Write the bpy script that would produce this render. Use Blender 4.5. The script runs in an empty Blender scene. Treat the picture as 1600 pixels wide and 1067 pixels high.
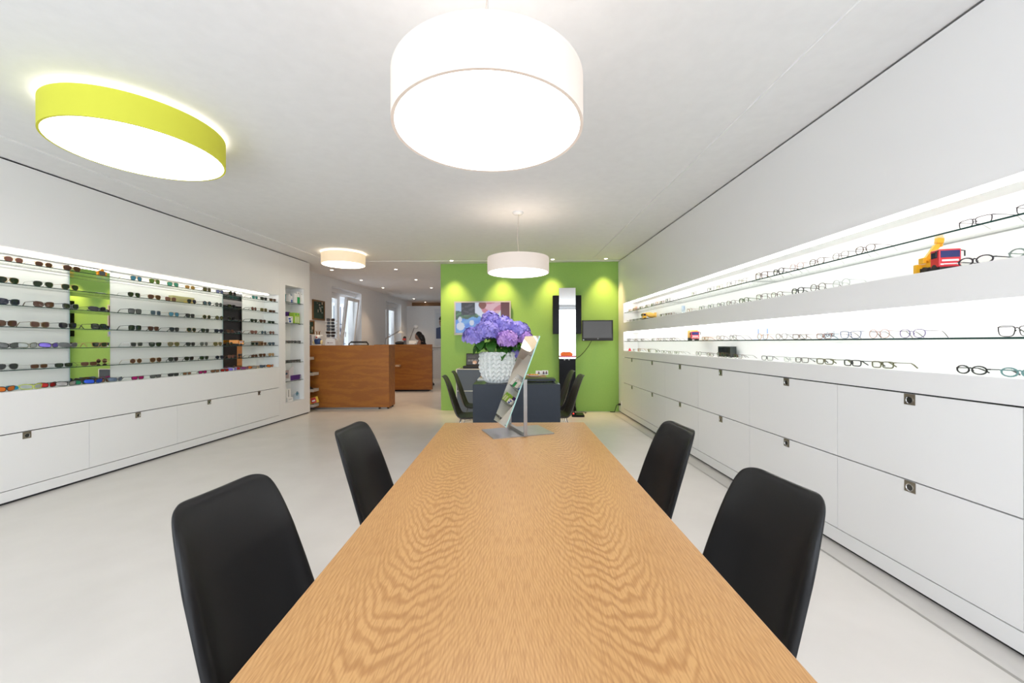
import bpy, bmesh, math, random
from mathutils import Vector, Matrix
random.seed(7)
PI = math.pi
S = bpy.context.scene
COL = S.collection

# ------------------------------------------------------------------ camera, world, lights, exposure
EYE = 1.27          # eye height; the ceiling is 2.75 m
F = 622.0           # focal length in pixels of the 1600 px wide frame (14 mm lens)
cam_d = bpy.data.cameras.new('camera')
cam_d.lens = F / 1600 * 36
cam_d.sensor_width = 36
cam_d.shift_y = 1.4 / 1600
cam_d.clip_start = 0.02
cam = bpy.data.objects.new('camera', cam_d)
COL.objects.link(cam)
_a = 0.00353
cam.matrix_world = Matrix(((math.cos(_a), math.sin(_a), 0, 0), (0, 0, -1, 0), (-math.sin(_a), math.cos(_a), 0, EYE), (0, 0, 0, 1)))
S.camera = cam

S.view_settings.view_transform = 'Standard'
S.view_settings.look = 'None'
S.view_settings.gamma = 1
S.view_settings.use_curve_mapping = False
S.view_settings.exposure = 0.78
S.cycles.max_bounces = 10
S.cycles.diffuse_bounces = 5
S.cycles.transparent_max_bounces = 24
S.cycles.caustics_reflective = False
S.cycles.caustics_refractive = False
S.cycles.sample_clamp_indirect = 6

W = bpy.data.worlds.new('world')
S.world = W
W.use_nodes = True
W.node_tree.nodes['Background'].inputs[0].default_value = (0.80, 0.89, 1.0, 1)
W.node_tree.nodes['Background'].inputs[1].default_value = 0.8


def area(name, loc, to, sx, sy, power, col):
    d = bpy.data.lights.new(name, 'AREA')
    d.shape = 'RECTANGLE'
    d.size, d.size_y, d.energy, d.color = sx, sy, power, col
    o = bpy.data.objects.new(name, d)
    COL.objects.link(o)
    o.location = loc
    o.rotation_euler = (Vector(to) - Vector(loc)).to_track_quat('-Z', 'Y').to_euler()
    return o


# daylight through the shop front behind the camera and through the two side windows at the back
area('daylight_shopfront', (-0.9, -1.58, 1.45), (-0.9, 5, 1.35), 5.6, 2.3, 115, (0.87, 0.905, 1.0))
area('daylight_window', (-4.80, 9.80, 1.7), (-1, 9.55, 1.5), 1.6, 1.8, 14, (0.88, 0.92, 1.0))
area('daylight_window', (-4.58, 12.90, 1.7), (-1, 12.65, 1.5), 1.4, 1.8, 10, (0.88, 0.92, 1.0))

# ------------------------------------------------------------------ materials


def mat(name, col=(0.8, 0.8, 0.8), rough=0.5, metal=0.0, emit=None, es=1.0, spec=0.5, coat=0.0):
    m = bpy.data.materials.new(name)
    m.use_nodes = True
    b = m.node_tree.nodes['Principled BSDF']
    b.inputs['Base Color'].default_value = (*col, 1)
    b.inputs['Roughness'].default_value = rough
    b.inputs['Metallic'].default_value = metal
    b.inputs['Specular IOR Level'].default_value = spec
    b.inputs['Coat Weight'].default_value = coat
    if emit:
        b.inputs['Emission Color'].default_value = (*emit, 1)
        b.inputs['Emission Strength'].default_value = es
    return m


def nodes(m):
    return m.node_tree.nodes, m.node_tree.links, m.node_tree.nodes['Principled BSDF']


def speckle(m, c0, c1, scale, bump=0.0, detail=4):
    n, l, b = nodes(m)
    tc = n.new('ShaderNodeTexCoord')
    t = n.new('ShaderNodeTexNoise')
    t.inputs['Scale'].default_value = scale
    t.inputs['Detail'].default_value = detail
    l.new(tc.outputs['Object'], t.inputs['Vector'])
    r = n.new('ShaderNodeValToRGB')
    r.color_ramp.elements[0].position = 0.3
    r.color_ramp.elements[1].position = 0.7
    r.color_ramp.elements[0].color = (*c0, 1)
    r.color_ramp.elements[1].color = (*c1, 1)
    l.new(t.outputs['Fac'], r.inputs['Fac'])
    l.new(r.outputs['Color'], b.inputs['Base Color'])
    if bump:
        bp = n.new('ShaderNodeBump')
        bp.inputs['Strength'].default_value = bump
        bp.inputs['Distance'].default_value = 0.002
        l.new(t.outputs['Fac'], bp.inputs['Height'])
        l.new(bp.outputs['Normal'], b.inputs['Normal'])
    return m


def oak(name, light, dark, pore, axis='Y', rough=0.42, scale=1.0, seed=0.0, warp=11.0):
    """oak veneer: cathedral growth rings from contour lines of a stretched noise, plus fine pores"""
    m = mat(name, light, rough)
    n, l, b = nodes(m)
    tc = n.new('ShaderNodeTexCoord')
    mp = n.new('ShaderNodeMapping')
    mp.inputs['Location'].default_value = (seed, seed * 0.7, seed * 1.3)
    if axis == 'X':
        mp.inputs['Rotation'].default_value = (0, 0, PI / 2)
    l.new(tc.outputs['Object'], mp.inputs['Vector'])
    m1 = n.new('ShaderNodeMapping')
    m1.inputs['Scale'].default_value = (3.2 * scale, 0.55 * scale, 3.2 * scale)
    l.new(mp.outputs['Vector'], m1.inputs['Vector'])
    t1 = n.new('ShaderNodeTexNoise')
    t1.inputs['Scale'].default_value = 1.0
    t1.inputs['Detail'].default_value = 2.5
    t1.inputs['Roughness'].default_value = 0.45
    l.new(m1.outputs['Vector'], t1.inputs['Vector'])
    k = n.new('ShaderNodeMath'); k.operation = 'MULTIPLY'
    k.inputs[1].default_value = warp * 2 * PI
    l.new(t1.outputs['Fac'], k.inputs[0])
    # small wobble so that the rings look feathered
    m2 = n.new('ShaderNodeMapping')
    m2.inputs['Scale'].default_value = (60 * scale, 9 * scale, 60 * scale)
    l.new(mp.outputs['Vector'], m2.inputs['Vector'])
    t2 = n.new('ShaderNodeTexNoise')
    t2.inputs['Scale'].default_value = 1.0
    t2.inputs['Detail'].default_value = 3
    l.new(m2.outputs['Vector'], t2.inputs['Vector'])
    k2 = n.new('ShaderNodeMath'); k2.operation = 'MULTIPLY_ADD'
    k2.inputs[1].default_value = 5.0
    l.new(t2.outputs['Fac'], k2.inputs[0])
    l.new(k.outputs[0], k2.inputs[2])
    s = n.new('ShaderNodeMath'); s.operation = 'SINE'
    l.new(k2.outputs[0], s.inputs[0])
    mr = n.new('ShaderNodeMapRange')
    mr.inputs['From Min'].default_value = -1
    l.new(s.outputs[0], mr.inputs['Value'])
    r = n.new('ShaderNodeValToRGB')
    r.color_ramp.elements[0].position = 0.15
    r.color_ramp.elements[1].position = 0.8
    r.color_ramp.elements[0].color = (*dark, 1)
    r.color_ramp.elements[1].color = (*light, 1)
    l.new(mr.outputs['Result'], r.inputs['Fac'])
    # pores: short dashes along the grain
    m3 = n.new('ShaderNodeMapping')
    m3.inputs['Scale'].default_value = (260 * scale, 12 * scale, 260 * scale)
    l.new(mp.outputs['Vector'], m3.inputs['Vector'])
    t3 = n.new('ShaderNodeTexNoise')
    t3.inputs['Scale'].default_value = 1.0
    t3.inputs['Detail'].default_value = 2
    l.new(m3.outputs['Vector'], t3.inputs['Vector'])
    r3 = n.new('ShaderNodeValToRGB')
    r3.color_ramp.elements[0].position = 0.42
    r3.color_ramp.elements[1].position = 0.62
    r3.color_ramp.elements[0].color = (0, 0, 0, 1)
    r3.color_ramp.elements[1].color = (1, 1, 1, 1)
    l.new(t3.outputs['Fac'], r3.inputs['Fac'])
    mx = n.new('ShaderNodeMix'); mx.data_type = 'RGBA'
    k3 = n.new('ShaderNodeMath'); k3.operation = 'MULTIPLY'
    k3.inputs[1].default_value = 0.45
    l.new(r3.outputs['Color'], k3.inputs[0])
    l.new(k3.outputs[0], mx.inputs[0])
    l.new(r.outputs['Color'], mx.inputs[6])
    mx.inputs[7].default_value = (*pore, 1)
    l.new(mx.outputs[2], b.inputs['Base Color'])
    return m


def oak_cathedral(name, light, dark, pore, rough=0.4):
    """book-matched oak veneer: two mirrored leaves, each with cathedral arches along its own axis"""
    m = mat(name, light, rough)
    n, l, b = nodes(m)

    def math_(op, a, c=None, d=None):
        k = n.new('ShaderNodeMath')
        k.operation = op
        for i, v in enumerate((a, c, d)):
            if v is None:
                continue
            if isinstance(v, (int, float)):
                k.inputs[i].default_value = v
            else:
                l.new(v, k.inputs[i])
        return k.outputs[0]

    def noise(sx, sy, detail):
        mp = n.new('ShaderNodeMapping')
        mp.inputs['Scale'].default_value = (sx, sy, sx)
        l.new(cv.outputs[0], mp.inputs['Vector'])
        t = n.new('ShaderNodeTexNoise')
        t.inputs['Scale'].default_value = 1
        t.inputs['Detail'].default_value = detail
        l.new(mp.outputs['Vector'], t.inputs['Vector'])
        return t.outputs['Fac']
    tc = n.new('ShaderNodeTexCoord')
    sp = n.new('ShaderNodeSeparateXYZ')
    l.new(tc.outputs['Object'], sp.inputs[0])
    ax = math_('ABSOLUTE', math_('ADD', sp.outputs[0], 0.012))
    cv = n.new('ShaderNodeCombineXYZ')
    l.new(ax, cv.inputs[0])
    l.new(sp.outputs[1], cv.inputs[1])
    drift = math_('MULTIPLY', math_('SUBTRACT', noise(1.0, 1.4, 1), 0.5), 0.16)
    xc = math_('ADD', math_('SUBTRACT', ax, 0.235), drift)
    x2 = math_('MULTIPLY', math_('MULTIPLY', xc, xc), 400)
    f = math_('SUBTRACT', x2, math_('MULTIPLY', sp.outputs[1], 24))
    f = math_('ADD', f, math_('MULTIPLY', noise(7, 1.5, 2), 7))
    f = math_('ADD', f, math_('MULTIPLY', noise(42, 13, 2), 1.3))
    s = math_('SINE', math_('MULTIPLY', f, 2 * PI))
    amp = math_('MULTIPLY_ADD', math_('SMOOTH_MIN', math_('MULTIPLY', math_('ABSOLUTE', xc), 8.0), 1.0, 0.2), -0.30, 0.5)
    fac = math_('ADD', math_('MULTIPLY', s, amp), 0.5)
    r = n.new('ShaderNodeValToRGB')
    r.color_ramp.elements[0].position = 0.0
    r.color_ramp.elements[1].position = 0.62
    r.color_ramp.elements[0].color = (*dark, 1)
    r.color_ramp.elements[1].color = (*light, 1)
    l.new(fac, r.inputs['Fac'])
    mp = n.new('ShaderNodeMapRange')
    mp.inputs['From Min'].default_value = 0.47
    mp.inputs['From Max'].default_value = 0.62
    mp.inputs['To Max'].default_value = 0.5
    l.new(noise(300, 20, 2), mp.inputs['Value'])
    mx = n.new('ShaderNodeMix'); mx.data_type = 'RGBA'
    l.new(mp.outputs['Result'], mx.inputs[0])
    l.new(r.outputs['Color'], mx.inputs[6])
    mx.inputs[7].default_value = (*pore, 1)
    # slow drift of tone across the leaves
    mt = n.new('ShaderNodeMix'); mt.data_type = 'RGBA'; mt.blend_type = 'MULTIPLY'
    mt.inputs[0].default_value = 1
    l.new(mx.outputs[2], mt.inputs[6])
    r2 = n.new('ShaderNodeValToRGB')
    r2.color_ramp.elements[0].position = 0.3
    r2.color_ramp.elements[1].position = 0.7
    r2.color_ramp.elements[0].color = (0.90, 0.87, 0.82, 1)
    r2.color_ramp.elements[1].color = (1, 1, 1, 1)
    l.new(noise(5, 1.2, 2), r2.inputs['Fac'])
    l.new(r2.outputs['Color'], mt.inputs[7])
    l.new(mt.outputs[2], b.inputs['Base Color'])
    return m


def glassy(name, tint, gloss=(1, 1, 1), fac=None, rough=0.0, ior=1.5):
    """clear or tinted glass: transparent body with a Fresnel reflection (fac adds a mirror coating)"""
    m = bpy.data.materials.new(name)
    m.use_nodes = True
    n, l = m.node_tree.nodes, m.node_tree.links
    n.clear()
    out = n.new('ShaderNodeOutputMaterial')
    mix = n.new('ShaderNodeMixShader')
    tr = n.new('ShaderNodeBsdfTransparent')
    tr.inputs[0].default_value = (*tint, 1)
    gl = n.new('ShaderNodeBsdfGlossy')
    gl.inputs[0].default_value = (*gloss, 1)
    gl.inputs['Roughness'].default_value = rough
    if fac is None:
        f0 = ((ior - 1) / (ior + 1)) ** 2          # Schlick's rule, the same from both sides of a thin sheet
        lw = n.new('ShaderNodeLayerWeight')
        pw = n.new('ShaderNodeMath'); pw.operation = 'POWER'
        pw.inputs[1].default_value = 5
        l.new(lw.outputs['Facing'], pw.inputs[0])
        ma = n.new('ShaderNodeMath'); ma.operation = 'MULTIPLY_ADD'
        ma.inputs[1].default_value = 1 - f0
        ma.inputs[2].default_value = f0
        l.new(pw.outputs[0], ma.inputs[0])
        l.new(ma.outputs[0], mix.inputs[0])
    else:
        lw = n.new('ShaderNodeLayerWeight')
        lw.inputs[0].default_value = 0.35
        mr = n.new('ShaderNodeMapRange')
        mr.inputs['To Min'].default_value = fac
        mr.inputs['To Max'].default_value = min(1, fac + 0.35)
        l.new(lw.outputs['Fresnel'], mr.inputs['Value'])
        l.new(mr.outputs['Result'], mix.inputs[0])
    l.new(tr.outputs[0], mix.inputs[1])
    l.new(gl.outputs[0], mix.inputs[2])
    l.new(mix.outputs[0], out.inputs[0])
    return m


def lens_mat(name, col, mirror=0.12, clear=0.22):
    """dark sunglass lens: coloured body under a glossy surface, a little see-through"""
    m = bpy.data.materials.new(name)
    m.use_nodes = True
    n, l, b = nodes(m)
    b.inputs['Base Color'].default_value = (*col, 1)
    b.inputs['Roughness'].default_value = 0.08
    b.inputs['Specular IOR Level'].default_value = 0.6
    if mirror > 0.3:
        b.inputs['Metallic'].default_value = mirror
        b.inputs['Roughness'].default_value = 0.18
    tr = n.new('ShaderNodeBsdfTransparent')
    tr.inputs[0].default_value = tuple(min(1, c * 2.2 + 0.12) for c in col) + (1,)
    mix = n.new('ShaderNodeMixShader')
    mix.inputs[0].default_value = clear if mirror <= 0.3 else 0.05
    out = n['Material Output']
    l.new(b.outputs[0], mix.inputs[1])
    l.new(tr.outputs[0], mix.inputs[2])
    l.new(mix.outputs[0], out.inputs[0])
    return m


def emission(name, col, strength):
    m = bpy.data.materials.new(name)
    m.use_nodes = True
    n, l = m.node_tree.nodes, m.node_tree.links
    n.clear()
    out = n.new('ShaderNodeOutputMaterial')
    e = n.new('ShaderNodeEmission')
    e.inputs[0].default_value = (*col, 1)
    e.inputs[1].default_value = strength
    l.new(e.outputs[0], out.inputs[0])
    return m


def attr_mat(name, emit=0.0, rough=0.6):
    """reads the printed or shown picture from the mesh's colour attribute"""
    m = mat(name, (0.5, 0.5, 0.5), rough)
    n, l, b = nodes(m)
    a = n.new('ShaderNodeAttribute')
    a.attribute_name = 'picture'
    if not emit:
        l.new(a.outputs['Color'], b.inputs['Base Color'])
    if emit:
        b.inputs['Base Color'].default_value = (0.01, 0.01, 0.01, 1)
        l.new(a.outputs['Color'], b.inputs['Emission Color'])
        b.inputs['Emission Strength'].default_value = emit
    return m


M = {}
M['wall'] = speckle(mat('white_paint', rough=0.7), (0.80, 0.80, 0.80), (0.83, 0.83, 0.83), 30)
M['ceiling'] = speckle(mat('ceiling_paint', rough=0.85), (0.83, 0.83, 0.83), (0.86, 0.86, 0.86), 14)
M['lacquer'] = mat('white_lacquer', (0.82, 0.815, 0.81), 0.38)
M['niche'] = mat('niche_white', (0.86, 0.86, 0.85), 0.5)
M['gap'] = mat('dark_gap', (0.02, 0.02, 0.022), 0.8)
M['floor'] = speckle(mat('resin_floor', rough=0.27, spec=0.4), (0.61, 0.58, 0.545), (0.65, 0.62, 0.585), 3.0, detail=8)
M['joint'] = mat('floor_joint', (0.36, 0.34, 0.31), 0.5)
M['green'] = speckle(mat('green_paint', rough=0.6), (0.275, 0.485, 0.095), (0.29, 0.505, 0.102), 40)
M['oak'] = oak_cathedral('oak_table', (0.53, 0.295, 0.112), (0.39, 0.19, 0.062), (0.33, 0.15, 0.045))
M['oak_dark'] = oak('oak_counter', (0.38, 0.135, 0.012), (0.30, 0.098, 0.009), (0.26, 0.08, 0.008), 'X', 0.5, 1.3, 1.7, 5)
M['beam'] = oak('wood_beam', (0.30, 0.17, 0.075), (0.24, 0.13, 0.05), (0.2, 0.1, 0.04), 'X', 0.5, 1.0, 5.0, 5)
M['glass'] = glassy('shelf_glass', (0.945, 0.975, 0.96))
M['glass_edge'] = mat('glass_edge', (0.012, 0.045, 0.038), 0.15)
M['pane'] = glassy('window_pane', (0.97, 0.985, 0.98))
M['clear'] = glassy('clear_lens', (0.985, 0.99, 0.985), ior=1.35)
M['acrylic'] = glassy('clear_acrylic', (0.90, 0.95, 0.99), ior=1.49)
M['mirror'] = mat('mirror_silver', (0.93, 0.94, 0.94), 0.0, 1.0)
M['mirror_edge'] = mat('mirror_edge', (0.30, 0.48, 0.45), 0.15)
M['steel'] = speckle(mat('brushed_steel', (0.32, 0.31, 0.30), 0.36, 0.8), (0.30, 0.29, 0.28), (0.335, 0.325, 0.315), 18)
M['chrome'] = mat('chrome', (0.75, 0.75, 0.76), 0.12, 1.0)
M['nickel'] = mat('brushed_nickel', (0.27, 0.235, 0.18), 0.38, 0.85)
M['plastic_black'] = speckle(mat('black_plastic', rough=0.38, spec=0.28), (0.0065, 0.0065, 0.007), (0.008, 0.008, 0.0085), 600, 0.06)
M['plastic_brown'] = mat('dark_brown_plastic', (0.030, 0.025, 0.020), 0.42)
M['black'] = mat('black_gloss', (0.006, 0.006, 0.007), 0.22, spec=0.10)
M['black_matte'] = mat('black_matte', (0.015, 0.015, 0.016), 0.6)
M['desk'] = mat('anthracite_metal', (0.011, 0.017, 0.027), 0.36, spec=0.35)
M['usm'] = mat('grey_metal', (0.085, 0.10, 0.115), 0.4)
M['white_pl'] = mat('white_plastic', (0.82, 0.82, 0.81), 0.4)
M['paper'] = mat('paper', (0.85, 0.85, 0.84), 0.7)
M['led'] = emission('led_strip', (1.0, 0.955, 0.92), 10.5)
M['led_l'] = emission('led_strip_left', (1.0, 0.94, 0.82), 9)
M['disc'] = emission('lamp_diffuser', (1.0, 0.95, 0.93), 3.4)
M['disc_warm'] = emission('lamp_diffuser_warm', (1.0, 0.90, 0.72), 4.5)
M['shade'] = mat('white_fabric', (0.62, 0.56, 0.51), 0.8, emit=(1.0, 0.82, 0.68), es=0.15)
M['shade_top'] = mat('white_fabric_lit', (0.78, 0.76, 0.74), 0.8, emit=(1.0, 0.80, 0.66), es=1.1)
M['shade_warm'] = mat('cream_fabric', (0.75, 0.66, 0.52), 0.8, emit=(1.0, 0.74, 0.45), es=0.30)
M['shade_green'] = mat('lime_fabric', (0.52, 0.54, 0.05), 0.8, emit=(0.72, 0.64, 0.04), es=0.11)
M['glow'] = emission('lamp_glow', (1.0, 0.84, 0.66), 2.0)
M['spot_on'] = emission('spot_bulb', (1.0, 0.85, 0.65), 12)
M['spot_off'] = mat('spot_unlit', (0.35, 0.34, 0.33), 0.4)
M['ring'] = mat('spot_ring', (0.66, 0.65, 0.63), 0.35)
M['board'] = speckle(mat('green_board', rough=0.6), (0.012, 0.035, 0.022), (0.022, 0.055, 0.034), 20)
M['frame_wood'] = mat('frame_wood', (0.20, 0.10, 0.035), 0.5)
M['vase'] = speckle(mat('glazed_ceramic', rough=0.3), (0.60, 0.64, 0.62), (0.76, 0.77, 0.75), 22)
M['leaf'] = speckle(mat('leaf_green', rough=0.4), (0.025, 0.10, 0.012), (0.055, 0.19, 0.022), 12)
M['stem'] = mat('stem', (0.10, 0.12, 0.03), 0.6)
M['skin'] = mat('skin', (0.42, 0.235, 0.165), 0.5)
M['hair'] = mat('dark_hair', (0.016, 0.009, 0.006), 0.45)
M['cloth_black'] = mat('black_cloth', (0.010, 0.010, 0.011), 0.85)
M['jeans'] = mat('dark_jeans', (0.02, 0.03, 0.06), 0.85)
_c = {}


def C(col, rough=0.45):
    k = (tuple(col), rough)
    if k not in _c:
        _c[k] = mat('paint_%02d' % len(_c), col, rough)
    return _c[k]


# hydrangea florets: blue-violet drifting to pink, each floret a little different
def hydrangea(name, a, b_):
    m = mat(name, a, 0.6)
    n, l, b = nodes(m)
    g = n.new('ShaderNodeNewGeometry')
    tc = n.new('ShaderNodeTexCoord')
    t = n.new('ShaderNodeTexNoise'); t.inputs['Scale'].default_value = 9
    l.new(tc.outputs['Object'], t.inputs['Vector'])
    ad = n.new('ShaderNodeMath'); ad.operation = 'MULTIPLY_ADD'
    ad.inputs[1].default_value = 0.6
    l.new(g.outputs['Random Per Island'], ad.inputs[0])
    sb = n.new('ShaderNodeMath'); sb.operation = 'SUBTRACT'; sb.inputs[1].default_value = 0.3
    l.new(t.outputs['Fac'], sb.inputs[0])
    l.new(sb.outputs[0], ad.inputs[2])
    r = n.new('ShaderNodeValToRGB')
    r.color_ramp.elements[0].color = (*a, 1)
    r.color_ramp.elements[1].color = (*b_, 1)
    l.new(ad.outputs[0], r.inputs['Fac'])
    l.new(r.outputs['Color'], b.inputs['Base Color'])
    return m


M['hyd_blue'] = hydrangea('hydrangea_blue', (0.15, 0.135, 0.54), (0.46, 0.37, 0.78))
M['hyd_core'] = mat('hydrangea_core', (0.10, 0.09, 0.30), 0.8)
M['hyd_pink'] = hydrangea('hydrangea_pink', (0.28, 0.14, 0.52), (0.60, 0.36, 0.72))

# ------------------------------------------------------------------ mesh builder


class MB:
    def __init__(s):
        s.v, s.f, s.m = [], [], []

    def add(s, vs, fs, m=0, T=None):
        o = len(s.v)
        if T is not None:
            vs = [tuple(T @ Vector(p)) for p in vs]
        s.v += [tuple(p) for p in vs]
        for f in fs:
            s.f.append([o + i for i in f])
            s.m.append(m)
        return s

    def box(s, x0, x1, y0, y1, z0, z1, m=0, T=None, ms=None):
        vs = [(x0, y0, z0), (x1, y0, z0), (x1, y1, z0), (x0, y1, z0), (x0, y0, z1), (x1, y0, z1), (x1, y1, z1), (x0, y1, z1)]
        fs = [(0, 3, 2, 1), (4, 5, 6, 7), (0, 1, 5, 4), (1, 2, 6, 5), (2, 3, 7, 6), (3, 0, 4, 7)]   # -z +z -y +x +y -x
        if ms is None:
            return s.add(vs, fs, m, T)
        o = len(s.v)
        s.add(vs, fs, m, T)
        s.m[-6:] = ms
        return s

    def cbox(s, c, d, m=0, T=None):
        return s.box(c[0] - d[0] / 2, c[0] + d[0] / 2, c[1] - d[1] / 2, c[1] + d[1] / 2, c[2] - d[2] / 2, c[2] + d[2] / 2, m, T)

    def tube(s, pts, r, n=6, m=0, closed=False, caps=True, T=None):
        P = [Vector(p) for p in pts]
        k = len(P)
        rr = r if isinstance(r, (list, tuple)) else [r] * k
        vs, fs = [], []
        up = None
        for i in range(k):
            a = P[(i - 1) % k] if (closed or i > 0) else P[i]
            b = P[(i + 1) % k] if (closed or i < k - 1) else P[i]
            t = (b - a).normalized()
            if up is None:
                up = Vector((0, 0, 1)) if abs(t.z) < 0.9 else Vector((1, 0, 0))
            x = up - t * up.dot(t)
            if x.length < 1e-6:
                x = t.orthogonal()
            x.normalize()
            up = x
            y = t.cross(x)
            for j in range(n):
                q = 2 * PI * j / n + PI / n
                vs.append(P[i] + (x * math.cos(q) + y * math.sin(q)) * rr[i])
        for i in range(k if closed else k - 1):
            for j in range(n):
                a, b = i * n + j, i * n + (j + 1) % n
                c, d = ((i + 1) % k) * n + (j + 1) % n, ((i + 1) % k) * n + j
                fs.append((a, b, c, d))
        if caps and not closed:
            fs.append(tuple(range(n))[::-1])
            fs.append(tuple((k - 1) * n + j for j in range(n)))
        return s.add(vs, fs, m, T)

    def lathe(s, prof, n=32, m=0, T=None, cap0=False, cap1=False):
        vs, fs = [], []
        for r, z in prof:
            for j in range(n):
                q = 2 * PI * j / n
                vs.append((r * math.cos(q), r * math.sin(q), z))
        for i in range(len(prof) - 1):
            for j in range(n):
                fs.append((i * n + j, i * n + (j + 1) % n, (i + 1) * n + (j + 1) % n, (i + 1) * n + j))
        if cap0:
            fs.append(tuple(range(n))[::-1])
        if cap1:
            fs.append(tuple((len(prof) - 1) * n + j for j in range(n)))
        return s.add(vs, fs, m, T)

    def prism(s, poly, h0, h1, m=0, T=None):
        """polygon in x,z extruded along y"""
        k = len(poly)
        vs = [(p[0], h0, p[1]) for p in poly] + [(p[0], h1, p[1]) for p in poly]
        fs = [tuple(range(k)), tuple(range(2 * k - 1, k - 1, -1))]
        fs += [(i, i + k, (i + 1) % k + k, (i + 1) % k) for i in range(k)]
        return s.add(vs, fs, m, T)

    def ball(s, c, r, m=0, nu=12, nv=8, sc=(1, 1, 1), T=None):
        vs, fs = [], []
        for i in range(nv + 1):
            p = PI * i / nv
            for j in range(nu):
                q = 2 * PI * j / nu
                vs.append((c[0] + r * sc[0] * math.sin(p) * math.cos(q), c[1] + r * sc[1] * math.sin(p) * math.sin(q), c[2] + r * sc[2] * math.cos(p)))
        for i in range(nv):
            for j in range(nu):
                fs.append((i * nu + j, (i + 1) * nu + j, (i + 1) * nu + (j + 1) % nu, i * nu + (j + 1) % nu))
        return s.add(vs, fs, m, T)

    def mesh(s, name, smooth=False, angle=None):
        me = bpy.data.meshes.new(name)
        me.from_pydata(s.v, [], s.f)
        me.polygons.foreach_set('material_index', s.m)
        bm = bmesh.new()
        bm.from_mesh(me)
        bmesh.ops.remove_doubles(bm, verts=bm.verts, dist=1e-6)
        bmesh.ops.recalc_face_normals(bm, faces=bm.faces)
        bm.to_mesh(me)
        bm.free()
        if smooth:
            me.polygons.foreach_set('use_smooth', [True] * len(me.polygons))
            if angle:
                me.set_sharp_from_angle(angle=math.radians(angle))
        me.update()
        return me

    def build(s, name, mats, parent=None, loc=None, rot=None, smooth=False, bevel=0.0, angle=None):
        me = s.mesh(name, smooth, angle)
        return link(name, me, mats, parent, loc, rot, bevel)


def link(name, me, mats=None, parent=None, loc=None, rot=None, bevel=0.0):
    if mats is not None and not len(me.materials):
        for m_ in (mats if isinstance(mats, (list, tuple)) else [mats]):
            me.materials.append(m_)
    o = bpy.data.objects.new(name, me)
    COL.objects.link(o)
    if parent:
        o.parent = parent
    if loc is not None:
        o.location = loc
    if rot is not None:
        o.rotation_euler = rot if isinstance(rot, (tuple, list)) else (0, 0, rot)
    if bevel:
        b = o.modifiers.new('edge', 'BEVEL')
        b.width = bevel
        b.segments = 2
        b.limit_method = 'ANGLE'
    return o


def tag(o, label, cat, group=None):
    o['label'] = label
    o['category'] = cat
    if group:
        o['group'] = group
    return o


def struct(o):
    o['kind'] = 'structure'
    return o


def thing(name, loc, label, cat, rz=0.0, group=None):
    o = bpy.data.objects.new(name, None)
    o.empty_display_size = 0.1
    COL.objects.link(o)
    o.location = loc
    o.rotation_euler = (0, 0, rz)
    return tag(o, label, cat, group)


def empty(name, loc=(0, 0, 0), rz=0.0):
    o = bpy.data.objects.new(name, None)
    COL.objects.link(o)
    o.location = loc
    o.rotation_euler = (0, 0, rz)
    return o


def copy_thing(root, loc, rz, label, group=None):
    c = root.copy()
    COL.objects.link(c)
    c.location = loc
    c.rotation_euler = (0, 0, rz)
    c['label'] = label
    if group:
        c['group'] = group
    for ch in list(root.children):
        d = ch.copy()
        COL.objects.link(d)
        d.parent = c
        for g in list(ch.children):
            e = g.copy()
            COL.objects.link(e)
            e.parent = d
    return c


def TR(loc=(0, 0, 0), rz=0.0, rx=0.0, ry=0.0, sc=1.0):
    return Matrix.Translation(loc) @ Matrix.Rotation(rz, 4, 'Z') @ Matrix.Rotation(ry, 4, 'Y') @ Matrix.Rotation(rx, 4, 'X') @ Matrix.Scale(sc, 4)


def picture_mesh(name, w, h, fn, nx=64, ny=40):
    """flat picture in the x,z plane facing -y, its colours stored per vertex"""
    vs, fs, cs = [], [], []
    for j in range(ny + 1):
        for i in range(nx + 1):
            a, b = i / nx, j / ny
            vs.append(((a - 0.5) * w, 0, (b - 0.5) * h))
            cs.append(fn(a, b))
    for j in range(ny):
        for i in range(nx):
            k = j * (nx + 1) + i
            fs.append((k, k + 1, k + nx + 2, k + nx + 1))
    me = bpy.data.meshes.new(name)
    me.from_pydata(vs, [], fs)
    at = me.color_attributes.new('picture', 'FLOAT_COLOR', 'POINT')
    for i, c in enumerate(cs):
        at.data[i].color = (*c, 1)
    return me


ORD = ['first', 'second', 'third', 'fourth', 'fifth', 'sixth', 'seventh', 'eighth', 'ninth', 'tenth', 'eleventh', 'twelfth', 'thirteenth', 'fourteenth',
       'fifteenth', 'sixteenth', 'seventeenth', 'eighteenth', 'nineteenth', 'twentieth', 'twenty-first', 'twenty-second', 'twenty-third', 'twenty-fourth', 'twenty-fifth']

# wall frames: the right display wall and the left one run nearly along +y, each turned a little
AR, BR = 2.056, 0.0153          # right face: X = AR - BR*Y
AL, BL = 4.236, 0.0745          # left face:  X = -AL + BL*Y
TH_R, TH_L = math.atan(BR), -math.atan(BL)
NR, NL = math.hypot(1, BR), math.hypot(1, BL)


def on_right(px, d):
    """distance along the right wall of the sight line px at depth d into the niche"""
    u = (px - 800) / F
    return (AR + d) / (u + BR) * NR


def on_left(px, d):
    u = (px - 800) / F
    return (AL + d) / (-u + BL) * NL


def right_pt(s, d, z):
    return Vector((AR, 0, 0)) + Vector((d * math.cos(TH_R) - s * math.sin(TH_R), d * math.sin(TH_R) + s * math.cos(TH_R), z))


def left_pt(s, d, z):
    d = -d
    return Vector((-AL, 0, 0)) + Vector((d * math.cos(TH_L) - s * math.sin(TH_L), d * math.sin(TH_L) + s * math.cos(TH_L), z))

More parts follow.
